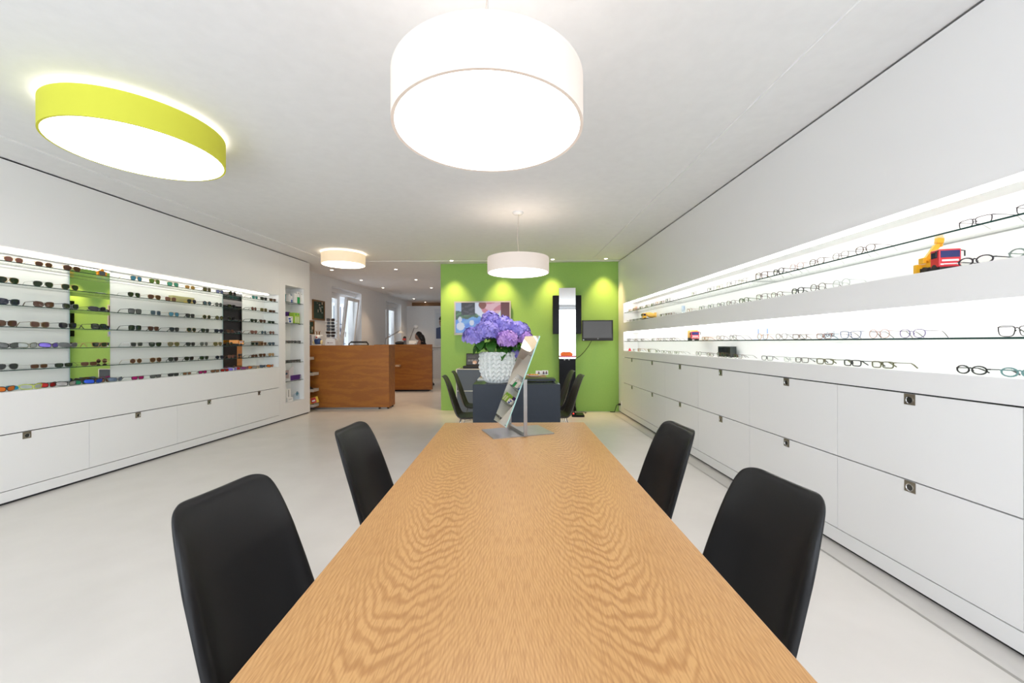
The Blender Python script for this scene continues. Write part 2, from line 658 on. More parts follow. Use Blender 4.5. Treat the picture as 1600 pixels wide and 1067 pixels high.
# ------------------------------------------------------------------ the room
H = 2.75
struct(MB().box(-6.5, 3.2, -1.75, 15.0, -0.12, 0.0).build('floor', M['floor']))
struct(MB().box(-6.5, 3.2, -1.75, 7.20, H, H + 0.12).build('ceiling', M['ceiling']))
struct(MB().box(-6.5, 3.2, 7.20, 15.0, H - 0.008, H + 0.12).build('ceiling', M['ceiling']))
# slightly lower strips of ceiling over the two display walls
o = struct(MB().box(-0.52, 0.0, -1.6, 7.0, H - 0.010, H + 0.05).build('trim_1', M['ceiling'], loc=(AR, 0, 0), rot=TH_R))
o = struct(MB().box(0.0, 0.41, -1.6, 7.24, H - 0.010, H + 0.05).build('trim_2', M['ceiling'], loc=(-AL, 0, 0), rot=TH_L))
# floor joint along the right display wall
struct(MB().box(-0.146, -0.130, -1.5, 7.2, -0.01, 0.0008).build('trim_3', M['joint'], loc=(AR, 0, 0), rot=TH_R))
struct(MB().box(0.5, 0.62, -1.75, 8.2, 0, H).build('wall_right', M['wall'], loc=(AR, 0, 0), rot=TH_R))
struct(MB().box(-0.62, -0.5, -1.75, 7.6, 0, H).build('wall_left', M['wall'], loc=(-AL, 0, 0), rot=TH_L))

# green end wall: X from -1.33 to 1.95, turned a little
GA = math.atan(-0.0541)


def green_pt(x, off, z):
    """point in front of the green wall at world x, off metres towards the camera"""
    return Vector((x, 7.394 - 0.0541 * x - off, z))


g = empty('wall_green', (0, 7.394, 0), GA)
struct(g)
struct(MB().box(-1.335, 2.5, 0, 0.14, 0, H).build('wall_green_face', M['green'], g))
# the side of the block behind the green wall, with a dark doorway (only the mirrors on the left wall see it)
struct(MB().box(-1.30, -1.18, 7.6, 8.15, 0, H).box(-1.30, -1.18, 8.95, 14.2, 0, H).box(-1.30, -1.18, 8.15, 8.95, 2.12, H).build('wall_corridor', M['wall']))
d1 = struct(empty('door_1', (-1.30, 8.55, 0)))
struct(MB().box(0.06, 0.10, -0.4, 0.4, 0, 2.12).build('door_leaf', mat('dark_door', (0.02, 0.018, 0.017), 0.4), d1))
struct(MB().box(-0.015, 0.1, -0.47, -0.4, 0, 2.12).box(-0.015, 0.1, 0.4, 0.47, 0, 2.12).box(-0.015, 0.1, -0.47, 0.47, 2.12, 2.19).build('door_frame', C((0.62, 0.63, 0.66)), d1))

# back partition, its rail, and the wood wall beyond
struct(MB().box(-4.0, -1.0, 14.05, 14.15, 0, 2.566).build('wall_back', M['wall']))
struct(MB().box(-2.86, -1.3, 14.02, 14.05, 1.085, 1.115).build('trim_4', C((0.45, 0.44, 0.42)), None))
struct(MB().box(-4.3, -0.9, 14.62, 14.74, 0, H).build('wall_rear', M['beam']))

# window wall at the back left
WB = 0.07
WW = struct(empty('wall_window', (-4.693, 0, 0), -math.atan(WB)))
wm = MB()
T_ = 0.36
S1a, S1b, S2a, S2b, ZS, ZT = 9.01, 10.50, 12.16, 13.52, 0.85, 2.56
for a, b, z0, z1 in ((7.0, S1a, 0, H), (S1b, S2a, 0, H), (S2b, 15.0, 0, H), (S1a, S1b, 0, ZS), (S1a, S1b, ZT, H), (S2a, S2b, 0, ZS), (S2a, S2b, ZT, H)):
    wm.box(-T_, 0, a, b, z0, z1)
struct(wm.build('wall_window_face', M['wall'], WW))

wf = mat('window_white', (0.80, 0.80, 0.80), 0.35)


def win_frame(mb, y0, y1, z0, z1, w, x0, x1):
    mb.box(x0, x1, y0, y0 + w, z0, z1).box(x0, x1, y1 - w, y1, z0, z1).box(x0, x1, y0 + w, y1 - w, z0, z0 + w).box(x0, x1, y0 + w, y1 - w, z1 - w, z1)


def make_window(name, s0, s1, tilt):
    c = (s0 + s1) / 2
    w = struct(empty(name, (0, 0, 0)))
    w.parent = WW
    mb = MB()
    win_frame(mb, s0, s1, ZS, ZT - 0.10, 0.05, -0.28, -0.21)
    mb.box(-0.28, -0.21, c - 0.05, c + 0.02, ZS + 0.05, ZT - 0.15)
    mb.box(-0.28, -0.14, s0, s1, ZT - 0.10, ZT)          # roller-blind box
    struct(mb.build('window_frame', wf, w))
    struct(MB().box(-0.30, 0.03, s0, s1, ZS - 0.03, ZS).build('window_sill', wf, w))
    for k, (a, b) in enumerate(((s0 + 0.05, c - 0.05), (c + 0.02, s1 - 0.05))):
        h = ZT - 0.15 - ZS - 0.05
        q = MB()
        win_frame(q, a, b, 0, h, 0.075, -0.03, 0.03)
        q.box(0.03, 0.045, a + 0.02, a + 0.05, 0.62, 0.68).tube([(0.045, a + 0.035, 0.65), (0.075, a + 0.035, 0.65), (0.08, a + 0.035, 0.53)], 0.011)
        sash = struct(q.build('sash', wf, w, (-0.235, 0, ZS + 0.05), (0, math.radians(tilt if k == 1 else 0), 0)))
        struct(MB().box(-0.006, 0.006, a + 0.07, b - 0.07, 0.07, h - 0.07).build('pane', M['pane'], sash))
    return w


make_window('window_1', S1a, S1b, 7.0)
make_window('window_2', S2a, S2b, 0.0)

# wrought-iron grilles outside the windows
iron = C((0.11, 0.14, 0.22), 0.5)


def grille(s0, s1, label):
    t = thing('window_grille', (-4.693, 0, 0), label, 'grille', -math.atan(WB))
    x = -T_ - 0.08
    n = 9
    st = (s1 - s0) / n
    for z in (0.9, 1.25, 1.75):
        MB().box(x - 0.008, x + 0.008, s0, s1, z - 0.01, z + 0.01).build('rail', iron, t)
    for i in range(n):
        y = s0 + st * (i + 0.5)
        MB().tube([(x, y, 0.9), (x, y, 2.2)], 0.011, 5).build('bar', iron, t)
    me = None
    for i in range(n - 1):
        y = s0 + st * (i + 1)
        for z in (1.08, 1.42, 1.60):
            if me is None:
                pts = []
                for k in range(22):
                    q = k / 21 * 3.4 * PI
                    r = 0.075 * (1 - 0.75 * k / 21)
                    pts.append((0, r * math.cos(q), r * math.sin(q)))
                me = MB().tube(pts, 0.014, 5).mesh('scroll')
            link('scroll', me, iron, t, (x, y, z), (q_ := (PI if i % 2 else 0), 0, 0))
    return t


grille(S1a, S1b, 'wrought iron grille with scrolls outside the tilted open window')
grille(S2a, S2b, 'wrought iron grille outside the farther closed window')

# shop front behind the camera: piers, head, mullions (seen only in the mirrors)
sf = MB()
for a, b in ((-6.4, -3.9), (2.1, 3.1)):
    sf.box(a, b, -1.75, -1.60, 0, H)
sf.box(-3.9, 2.1, -1.75, -1.60, 2.62, H).box(-3.9, 2.1, -1.75, -1.60, 0, 0.28)
struct(sf.build('wall_shopfront', M['wall']))
t = thing('window_bench', (0, 0, 0), 'low white bench along the shop window, seen only in mirrors', 'bench')
MB().box(-1.8, 1.9, -1.48, -1.08, 0.70, 0.74).build('bench_top', M['white_pl'], t)
MB().box(-1.8, 1.9, -1.075, -1.07, 0.69, 0.745).build('edge', C((0.6, 0.10, 0.14)), t)
for x in (-1.7, 0.0, 1.8):
    MB().box(x - 0.02, x + 0.02, -1.45, -1.12, 0, 0.699).build('leg', M['white_pl'], t)
t = thing('handbag', (1.22, -1.26, 0.74), 'bright orange bag on the bench in the shop window', 'bag')
MB().prism([(-0.22, 0), (0.22, 0), (0.25, 0.07), (0.16, 0.15), (-0.18, 0.15), (-0.25, 0.07)], -0.07, 0.07).build('body', C((0.85, 0.16, 0.02)), t, bevel=0.01)
MB().tube([(-0.1, 0, 0.15), (-0.06, 0, 0.21), (0.06, 0, 0.21), (0.1, 0, 0.15)], 0.008, 6).build('handle', C((0.5, 0.08, 0.02)), t)
s3 = struct(empty('window_3', (0, -1.5, 0)))
mb = MB()
for x in (-3.87, -1.9, 0.1, 2.07):
    mb.box(x - 0.03, x + 0.03, -0.06, 0.0, 0.28, 2.62)
mb.box(-3.9, 2.1, -0.06, 0, 0.28, 0.34).box(-3.9, 2.1, -0.06, 0, 2.56, 2.62)
struct(mb.build('window_frame', C((0.55, 0.56, 0.58)), s3))
for a, b in ((-3.84, -1.93), (-1.87, 0.07), (0.13, 2.04)):
    struct(MB().box(a, b, -0.035, -0.025, 0.34, 2.56).build('pane', M['pane'], s3))

# ------------------------------------------------------------------ right display wall
Rw = thing('display_wall', (AR, 0, 0), 'long white display wall with two lit niches of eyeglasses over two rows of drawers', 'display wall', TH_R)
S0, SE, SX = -0.95, 6.955, 7.27
L_ = M['lacquer']
UN = (1.608, 1.941, 1.781)   # upper niche: floor, top, shelf
LN = (1.116, 1.445, 1.285)   # lower niche
DT, DM, DB = 1.008, 0.559, 0.110
D = 0.25
mb = MB().box(0, 0.02, S0, SX, UN[1], H - 0.022)
mb.build('upper_panel', L_, Rw)
MB().box(0, 0.02, S0, SE, LN[1], UN[0]).build('middle_panel', L_, Rw)
MB().box(0, 0.02, S0, SE, DT, LN[0]).build('lower_panel', L_, Rw)
MB().box(0, 0.02, SE, SX, 0.02, UN[1]).build('end_panel', L_, Rw)
MB().box(0, 0.02, S0, SE, 0.02, DB - 0.006).build('plinth', L_, Rw)
MB().box(0.021, 0.045, S0, SX, 0.0, DT - 0.002).build('backing', M['gap'], Rw)
MB().box(0.0205, 0.5, S0, SX, H - 0.05, H - 0.0105).build('shadow_gap', M['gap'], Rw)
for zb, zt, zs in (UN, LN):
    MB().box(0.02, D + 0.02, S0, SE + 0.02, zb - 0.02, zb).build('niche_floor', M['niche'], Rw)
    MB().box(0.02, D + 0.02, S0, SE + 0.02, zt, zt + 0.02).build('niche_top', M['niche'], Rw)
    MB().box(D, D + 0.02, S0, SE + 0.02, zb, zt).build('niche_back', M['niche'], Rw)
    MB().box(0.02, D, SE, SE + 0.02, zb, zt).build('niche_end', M['niche'], Rw)
    MB().box(0.03, 0.050, S0, SE - 0.01, zt - 0.018, zt - 0.0005).build('light_strip', M['led'], Rw)
    for a, b in ((5.153, SE - 0.002), (3.366, 5.149), (1.585, 3.362), (S0, 1.581)):
        MB().box(0.012, D - 0.001, a, b, zs - 0.008, zs, ms=[0, 0, 1, 1, 1, 1]).build('glass_shelf', [M['glass'], M['glass_edge']], Rw)

pull = MB()


def pull_mesh(w=0.055, h=0.055):
    """square nickel plate with a round recessed cup; faces -x, hangs from its top edge"""
    q = MB()
    q.box(-0.0025, 0.0, -w / 2, w / 2, -h, 0)
    T = Matrix.Translation((-0.0026, 0, -h * 0.56)) @ Matrix.Rotation(-PI / 2, 4, 'Y')
    q.lathe([(0.0190, 0.0), (0.0190, 0.0022), (0.0165, 0.0022), (0.0150, -0.0005), (0.0120, -0.0015), (0.0001, -0.0018)], 20, 1, T)
    q.lathe([(0.0150, 0.0004), (0.0001, 0.0004)], 20, 2, T)
    return q.mesh('pull_plate')


PULL = pull_mesh()
for mm in (M['nickel'], M['chrome'], mat('cup_shade', (0.10, 0.10, 0.10), 0.2, 0.9)):
    PULL.materials.append(mm)
bounds = [S0, 0.69, 1.583, 2.472, 3.365, 4.26, 5.15, 6.05, SE]
for i in range(len(bounds) - 1):
    a, b = bounds[i] + 0.0015, bounds[i + 1] - 0.0015
    for z0, z1 in ((DM + 0.003, DT - 0.008), (DB, DM - 0.004)):
        dr = MB().box(0, 0.02, a, b, z0, z1).build('drawer', L_, Rw)
        link('pull_plate', PULL, None, dr, (-0.0002, (a + b) / 2, z1))

# ------------------------------------------------------------------ left display wall
Lw = thing('display_wall', (-AL, 0, 0), 'long white display wall with six glass shelves of sunglasses over one drawer row', 'display wall', TH_L)
LS, LE, LX = -1.4, 6.435, 6.455
ZF = [1.933, 1.759, 1.585, 1.411, 1.237, 1.063]
LB, LT = 0.889, 2.044
L2T = 0.558
MB().box(-0.02, 0, LS, LX, LT, H - 0.022).build('upper_panel', L_, Lw)
MB().box(-0.02, 0, LS, LX, L2T, LB).build('lower_panel', L_, Lw)
MB().box(-0.02, 0, LE, LX, LB, LT).build('end_strip', L_, Lw)
MB().box(-0.02, 0, LE, LX, 0.02, L2T - 0.002).build('end_strip', L_, Lw)
MB().box(-0.02, 0, LS, LE, 0.02, 0.104).build('plinth', L_, Lw)
MB().box(-0.045, -0.021, LS, LX, 0, L2T - 0.002).build('backing', M['gap'], Lw)
MB().box(-0.5, -0.0205, LS, LX, H - 0.05, H - 0.0105).build('shadow_gap', M['gap'], Lw)
MB().box(-D - 0.02, -0.02, LS, LE, LB - 0.02, LB).build('niche_floor', M['niche'], Lw)
MB().box(-D - 0.02, -0.02, LS, LE, LT, LT + 0.02).build('niche_top', M['niche'], Lw)
MB().box(-D - 0.02, -D, LS, LE + 0.02, LB, LT).build('niche_back', M['niche'], Lw)
MB().box(-D, -0.02, LE, LE + 0.02, LB, LT).build('niche_end', M['niche'], Lw)
MB().box(-0.115, -0.085, LS, LE - 0.12, LT - 0.013, LT - 0.0005).build('light_strip', M['led_l'], Lw)
MB().box(-0.20, -0.196, LS, LE - 0.12, LT - 0.02, LT - 0.0005).build('light_baffle', M['niche'], Lw)
for zs in ZF:
    for a, b in ((4.632, LE - 0.002), (2.85, 4.628), (1.0, 2.846)):
        MB().box(-D + 0.021, -0.012, a, b, zs - 0.007, zs, ms=[0, 0, 1, 1, 1, 1]).build('glass_shelf', [M['glass'], M['glass_edge']], Lw)
# two mirrors set in the back of the niche
for a, b, turn in ((on_left(103.3, D), on_left(167.5, D), 0.95), (on_left(345.7, D), on_left(375.5, D), 0.0)):
    hw = (b - a) / 2
    MB().box(0, 0.005, -hw, hw, LB + 0.001, LT - 0.021, ms=[1, 1, 1, 0, 1, 1]).build('mirror', [M['mirror'], M['mirror_edge']], Lw, (-D + 0.0085, (a + b) / 2, 0), math.radians(turn))
lb = [LS, -0.74, 0.15, 1.04, 1.93, 2.83, 3.735, 4.637, 5.529, LE]
for i in range(len(lb) - 1):
    a, b = lb[i] + 0.0015, lb[i + 1] - 0.0015
    dr = MB().box(-0.02, 0, a, b, 0.110, L2T - 0.008).build('drawer', L_, Lw)
    link('pull_plate', PULL, None, dr, (0.0002, (a + b) / 2, L2T - 0.008), PI)

# tall narrow cabinet at the end of the left display wall
NA, NB, NE = 6.60, 7.115, 7.29
NZ0, NZ1 = 0.276, 2.235
NS = [1.965, 1.612, 1.276, 0.945, 0.630]
Nw = thing('niche_cabinet', (-AL, 0, 0), 'tall narrow white end cabinet with an open niche of five small glass shelves', 'cabinet', TH_L)
MB().box(-0.02, 0, LX + 0.002, NA, 0.02, H - 0.022).box(-0.02, 0, NB, NE, 0.02, H - 0.022).box(-0.02, 0, NA, NB, NZ1, H - 0.022).box(-0.02, 0, NA, NB, 0.02, NZ0).build('front_panel', L_, Nw)
MB().box(-0.52, -0.02, NE - 0.02, NE, 0.02, H - 0.022).build('side_panel', L_, Nw)
MB().box(-0.5, -0.021, LX + 0.002, NE - 0.03, H - 0.05, H - 0.0105).build('shadow_gap', M['gap'], Nw)
MB().box(-0.04, -0.021, LX + 0.002, NE - 0.02, 0, 0.02).build('plinth_gap', M['gap'], Nw)
MB().box(-D - 0.02, -D, NA - 0.02, NB + 0.02, NZ0, NZ1).build('niche_back', M['niche'], Nw)
MB().box(-D, -0.02, NA - 0.02, NA, NZ0, NZ1).box(-D, -0.02, NB, NB + 0.02, NZ0, NZ1).build('niche_side', M['niche'], Nw)
MB().box(-D - 0.02, -0.02, NA - 0.02, NB + 0.02, NZ1, NZ1 + 0.02).build('niche_top', M['niche'], Nw)
MB().box(-D - 0.02, -0.02, NA - 0.02, NB + 0.02, NZ0 - 0.02, NZ0).build('niche_floor', M['niche'], Nw)
for zs in NS:
    gsh = MB().box(-D + 0.001, -0.012, NA + 0.002, NB - 0.002, zs - 0.007, zs, ms=[0, 0, 1, 1, 1, 1]).build('glass_shelf', [M['glass'], M['glass_edge']], Nw)
    for y in (NA + 0.06, NB - 0.06):
        MB().box(-0.06, -0.03, y - 0.006, y + 0.006, zs - 0.016, zs - 0.0071).build('shelf_clip', M['steel'], gsh)

# ------------------------------------------------------------------ lamps


def pendant(x, y, label):
    R, zb, h = 0.35, 2.057, 0.168
    t = thing('pendant_lamp', (x, y, 0), label, 'lamp', 0, 'white drum pendants')
    MB().lathe([(R, zb), (R, zb + h), (R - 0.004, zb + h), (R - 0.004, zb + 0.004), (R - 0.012, zb + 0.001), (R, zb)], 96).build('lamp_shade', M['shade'], t, smooth=True, angle=40)
    MB().lathe([(R - 0.005, zb + 0.003), (0.001, zb + 0.003)], 96).build('diffuser', M['disc'], t)
    MB().lathe([(R - 0.005, zb + h - 0.004), (0.001, zb + h - 0.004)], 96).build('top_cover', M['shade_top'], t)
    c = [(0, 0, zb + h - 0.004), (0.003, 0, zb + h + 0.1), (-0.012, 0.0, zb + h + 0.25), (0.004, 0, H - 0.12), (0.008, 0, H - 0.02)]
    MB().tube(c, 0.0028, 6).build('cord', C((0.55, 0.48, 0.42)), t)
    MB().tube([(0.0, 0.004, zb + h - 0.004), (0.0, 0.004, H - 0.02)], 0.0008, 4).build('wire', M['steel'], t)
    MB().lathe([(0.001, H - 0.028), (0.05, H - 0.025), (0.062, H - 0.01), (0.062, H - 0.0005)], 32).build('ceiling_rose', M['white_pl'], t, smooth=True)
    return t


pendant(-0.086, 1.49, 'large white drum pendant lamp hanging over the near oak table')
pendant(0.073, 4.53, 'white drum pendant lamp hanging in front of the green wall')


def flush(x, y, R, h, gap, shade, disc, label):
    t = thing('ceiling_lamp', (x, y, 0), label, 'lamp')
    zt = H - gap
    zb = zt - h
    MB().lathe([(R, zb), (R, zt), (R - 0.005, zt), (R - 0.005, zb + 0.004), (R - 0.012, zb + 0.001), (R, zb)], 96).build('lamp_shade', shade, t, smooth=True, angle=40)
    MB().lathe([(R - 0.006, zb + 0.003), (0.001, zb + 0.003)], 96).build('diffuser', disc, t)
    MB().lathe([(R - 0.03, zt - 0.012), (R - 0.012, zt - 0.012)], 96).build('glow_ring', M['glow'], t)
    MB().lathe([(R * 0.5, zt - 0.03), (R * 0.5, H - 0.0005)], 48, cap0=True).build('mount', M['white_pl'], t)
    return t


flush(-2.472, 2.664, 0.457, 0.18, 0.03, M['shade_green'], M['disc'], 'large lime green round ceiling lamp near the left display wall')
flush(-2.77, 6.56, 0.34, 0.17, 0.025, M['shade_warm'], M['disc_warm'], 'small warm cream round ceiling lamp near the wooden counter')


def downlight(x, y, label, on=True, z=H, group=None, power=8, aim=None, angle=70, col=(1.0, 0.80, 0.55)):
    t = thing('downlight', (x, y, z), label, 'downlight', 0, group)
    MB().lathe([(0.030, -0.0005), (0.030, -0.004), (0.043, -0.004), (0.045, -0.0005)], 24).build('ring', M['ring'], t, smooth=True)
    MB().lathe([(0.030, -0.0025), (0.001, -0.0025)], 20).build('bulb', M['spot_on'] if on else M['spot_off'], t)
    if on and power:
        d = bpy.data.lights.new('downlight_beam', 'SPOT')
        d.energy, d.color, d.spot_size, d.spot_blend, d.shadow_soft_size = power, col, math.radians(angle), 1.0, 0.04
        o = bpy.data.objects.new('downlight_beam', d)
        COL.objects.link(o)
        o.location = (x, y, z - 0.03)
        o.rotation_euler = ((Vector(aim) if aim else Vector((x, y, 0))) - Vector((x, y, z))).to_track_quat('-Z', 'Y').to_euler()
    return t


for x, y, lb_ in ((-1.085, 7.18, 'recessed spot in front of the green wall, above the television'),
                  (-0.185, 7.135, 'recessed spot before the green wall, hidden behind the far pendant'),
                  (0.73, 7.10, 'recessed spot in front of the green wall, above the tall mirror'),
                  (1.67, 7.06, 'recessed spot in front of the green wall, above the small monitor')):
    downlight(x, y, lb_, True, H, 'spots along the green wall', 62, (x, y + 0.22, 1.0), 74, (1.0, 0.66, 0.32))
rear = [(-3.62, 8.01, 'first downlight from the front in the row along the windows'), (-3.53, 9.33, 'second downlight from the front in the row along the windows'),
        (-3.44, 10.63, 'third downlight from the front in the row along the windows'), (-3.33, 11.9, 'unlit fourth downlight in the row along the windows'),
        (-3.27, 13.3, 'fifth downlight from the front, just before the back partition'), (-3.15, 14.45, 'last downlight, before the wood wall beyond the partition'),
        (-2.32, 7.97, 'nearest rear downlight in the row beside the green wall'), (-2.24, 9.31, 'second rear downlight in the row beside the green wall'),
        (-2.16, 10.67, 'third rear downlight in the row beside the green wall')]
for x, y, lb_ in rear:
    downlight(x, y, lb_, 'unlit' not in lb_, H - 0.008, 'downlights over the rear room', 30, None, 85, (1.0, 0.74, 0.50))

# ------------------------------------------------------------------ near oak table
TZ = 0.74
FZ = -0.1618        # floor level in this block's own measure: the tables and chairs below are scaled about eye level at the end of the block
_before = set(COL.objects)
t = thing('table', (0.015, 1.49, 0), 'long oak table in the foreground with four black chairs', 'table')
MB().box(-0.46, 0.46, -1.22, 1.147, TZ - 0.045, TZ).build('tabletop', M['oak'], t, bevel=0.004)
for sx in (-1, 1):
    for y in (-1.1, 1.05):
        MB().box(sx * 0.36 - 0.035, sx * 0.36 + 0.035, y - 0.035, y + 0.035, FZ, TZ - 0.046).build('leg', M['oak'], t, bevel=0.003)
MB().box(-0.33, 0.33, -1.1, -1.07, TZ - 0.13, TZ - 0.046).box(-0.33, 0.33, 1.03, 1.06, TZ - 0.13, TZ - 0.046).build('apron', M['oak'], t)


# ------------------------------------------------------------------ moulded shell chairs


def shell_mesh():
    """one-piece seat and back: a bent profile swept across, edges curled up and forward; +x is the sitter's front"""
    prof = [(0.225, 0.272), (0.200, 0.296), (0.14, 0.298), (0.06, 0.286), (0.0, 0.276), (-0.06, 0.272), (-0.115, 0.292), (-0.152, 0.365), (-0.188, 0.475), (-0.221, 0.60), (-0.254, 0.72), (-0.274, 0.788), (-0.286, 0.815), (-0.300, 0.826), (-0.313, 0.822)]
    halfw = [0.210, 0.228, 0.238, 0.242, 0.240, 0.236, 0.232, 0.228, 0.222, 0.216, 0.208, 0.200, 0.192, 0.186, 0.182]
    curl = [0.010, 0.012, 0.016, 0.020, 0.026, 0.034, 0.048, 0.056, 0.054, 0.046, 0.034, 0.020, 0.012, 0.008, 0.006]
    nu = 24
    k = len(prof)

    def samp(arr, v):
        v = max(0, min(k - 1.0001, v))
        i = int(v)
        f = v - i
        a, b = arr[i], arr[i + 1]
        if isinstance(a, tuple):
            return (a[0] + (b[0] - a[0]) * f, a[1] + (b[1] - a[1]) * f)
        return a + (b - a) * f
    nv = 30
    vs, fs = [], []
    for i in range(nv + 1):
        for j in range(nu + 1):
            u = -1 + 2 * j / nu
            lo = 0.5 * abs(u) ** 4
            hi = (k - 1) * (1 - 0.07 * abs(u) ** 2 - 0.27 * (1 - math.sqrt(max(0, 1 - (max(0, abs(u) - 0.35) / 0.65) ** 2))))
            v = lo + (hi - lo) * i / nv
            p = samp(prof, v)
            p2, p1 = samp(prof, v + 0.3), samp(prof, v - 0.3)
            tx, tz = p2[0] - p1[0], p2[1] - p1[1]
            q = math.hypot(tx, tz) or 1
            nx, nz = -tz / q * -1, tx / q * -1      # towards the sitter
            c = samp(curl, v) * min(1, abs(u) / 0.9) ** 2.4 - 0.020 * max(0, (abs(u) - 0.84) / 0.16) ** 1.8 * (1 - (v / (k - 1)) ** 3)
            vs.append((p[0] + nx * c, u * samp(halfw, v) * (1 - 0.05 * abs(u) ** 6), p[1] + nz * c))
    for i in range(nv):
        for j in range(nu):
            a = i * (nu + 1) + j
            fs.append((a, a + 1, a + nu + 2, a + nu + 1))
    me = bpy.data.meshes.new('shell')
    me.from_pydata(vs, [], fs)
    me.polygons.foreach_set('use_smooth', [True] * len(fs))
    return me


def make_chair(loc, rz, shell_mat, leg_mat, label, group):
    t = thing('chair', loc, label, 'chair', rz, group)
    sh = link('seat_shell', SHELL, None, t)
    sh.data.materials.append(shell_mat) if not len(sh.data.materials) else None
    for s in sh.material_slots:
        s.link = 'OBJECT'
        s.material = shell_mat
    so = sh.modifiers.new('thickness', 'SOLIDIFY')
    so.thickness = 0.009
    so.offset = 0
    sb = sh.modifiers.new('smooth', 'SUBSURF')
    sb.levels = sb.render_levels = 2
    for sx, sy in ((1, 1), (1, -1), (-1, 1), (-1, -1)):
        MB().tube([(0.02 + sx * 0.08, sy * 0.09, 0.270), (0.02 + sx * 0.20, sy * 0.20, FZ)], 0.0065, 8).build('leg', leg_mat, t, smooth=True)
    for sy in (-1, 1):
        MB().tube([(0.10, sy * 0.09, 0.266), (-0.06, sy * 0.09, 0.266)], 0.006, 6).build('brace', leg_mat, t, smooth=True)
        MB().tube([(0.02 + 0.13, sy * 0.136, 0.075 + sy * 0.004), (0.02 - 0.13, -sy * 0.136, 0.075 + sy * 0.004)], 0.004, 6).build('brace', leg_mat, t, smooth=True)
    return t


SHELL = shell_mesh()
PB, PBR = M['plastic_black'], M['plastic_brown']
GC = 'black chairs at the oak table'
make_chair((-0.600, 1.165, 0), math.radians(-9), PB, M['chrome'], 'black moulded shell chair at left side of oak table, nearest the camera', GC)
make_chair((-0.575, 2.08, 0), math.radians(-5), PB, M['chrome'], 'black moulded shell chair at left side of oak table, farther one', GC)
make_chair((0.57, 1.225, 0), math.radians(187), PB, M['chrome'], 'black moulded shell chair at right side of oak table, nearest the camera', GC)
make_chair((0.595, 2.07, 0), math.radians(184), PB, M['chrome'], 'black moulded shell chair at right side of oak table, farther one', GC)

# ------------------------------------------------------------------ table mirror
t = thing('table_mirror', (0.0288, 2.352, TZ), 'tilted rectangular swivel mirror on a steel base plate on the oak table', 'mirror', math.radians(19.9))
MB().box(-0.184, 0.184, -0.1205, 0.1205, 0, 0.006).build('base_plate', M['steel'], t)
for sy in (-1, 1):
    MB().box(-0.0105, 0.0105, sy * 0.1315 - 0.0045, sy * 0.1315 + 0.0045, 0.002, 0.322).build('post', M['steel'], t, bevel=0.002)
    T = TR((0, sy * 0.121, 0.305), 0, PI / 2)
    MB().lathe([(0.001, -0.014), (0.007, -0.014), (0.007, 0.014), (0.001, 0.014)], 16, 0, T).build('pivot', M['chrome'], t, smooth=True, angle=40)
MB().box(-0.011, 0.011, -0.12, 0.12, 0.006, 0.024).build('crossbar', M['steel'], t)
MB().box(-0.0035, 0.0035, -0.1135, 0.1135, -0.274, 0.274, ms=[1, 1, 1, 1, 1, 0]).build('mirror_glass', [M['mirror'], M['mirror_edge']], t, (-0.004, 0, 0.312), (0, math.radians(22.0), math.radians(-0.85)))

# ------------------------------------------------------------------ consultation desk and wood table behind
DK = thing('desk', (0, 0, 0), 'anthracite metal desk with a closed front panel carrying the flower pot', 'desk')
MB().box(-0.497, 0.607, 5.02, 5.045, FZ + 0.02, TZ).build('front_panel', M['desk'], DK, bevel=0.002)
MB().box(-0.497, 0.607, 5.046, 5.88, TZ - 0.025, TZ).build('desktop', mat('desk_gloss', (0.014, 0.019, 0.034), 0.16), DK)
MB().box(-0.12, 0.22, 5.05, 5.80, FZ, TZ - 0.026).build('pedestal', M['desk'], DK)
WT = thing('table', (0, 0, 0), 'oak topped table behind the anthracite desk, near the green wall', 'table')
MB().box(-0.497, 0.53, 5.89, 6.70, TZ - 0.03, TZ).build('tabletop', M['oak'], WT)
for x in (-0.22, 0.25):
    for y in (5.97, 6.62):
        MB().box(x - 0.025, x + 0.025, y - 0.025, y + 0.025, FZ, TZ - 0.031).build('leg', M['desk'], WT)
GD = 'dark chairs at the rear desk'
make_chair((-0.62, 5.33, 0), math.radians(2), PBR, M['chrome'], 'dark brown shell chair left of the anthracite desk, nearer one', GD)
make_chair((-0.62, 6.15, 0), math.radians(2), PBR, M['chrome'], 'dark brown shell chair left of the anthracite desk, by the grey sideboard', GD)
make_chair((0.655, 5.38, 0), math.radians(182), PBR, M['chrome'], 'dark brown shell chair right of the anthracite desk, nearer one', GD)
make_chair((0.66, 6.20, 0), math.radians(182), PBR, M['chrome'], 'dark brown shell chair right of the desk, before the tall mirror', GD)
# tray on the desk
t = thing('tray', (0.13, 5.42, TZ), 'long black tray with low feet on the right half of the desk', 'tray')
MB().box(-0.45, 0.45, -0.10, 0.16, 0.012, 0.040).build('tray_slab', M['desk'], t, bevel=0.003)
for x in (-0.43, 0.43):
    MB().box(x - 0.008, x + 0.008, -0.09, 0.15, 0, 0.012).build('foot', M['desk'], t)
t = thing('writing_pad', (-0.39, 5.72, TZ), 'white writing pad on the desk left of the flower pot', 'pad')
MB().box(-0.10, 0.10, -0.12, 0.12, 0, 0.012).build('pages', M['paper'], t)
MB().box(-0.10, 0.10, 0.10, 0.125, 0.012, 0.016).build('binding', C((0.55, 0.56, 0.6)), t)
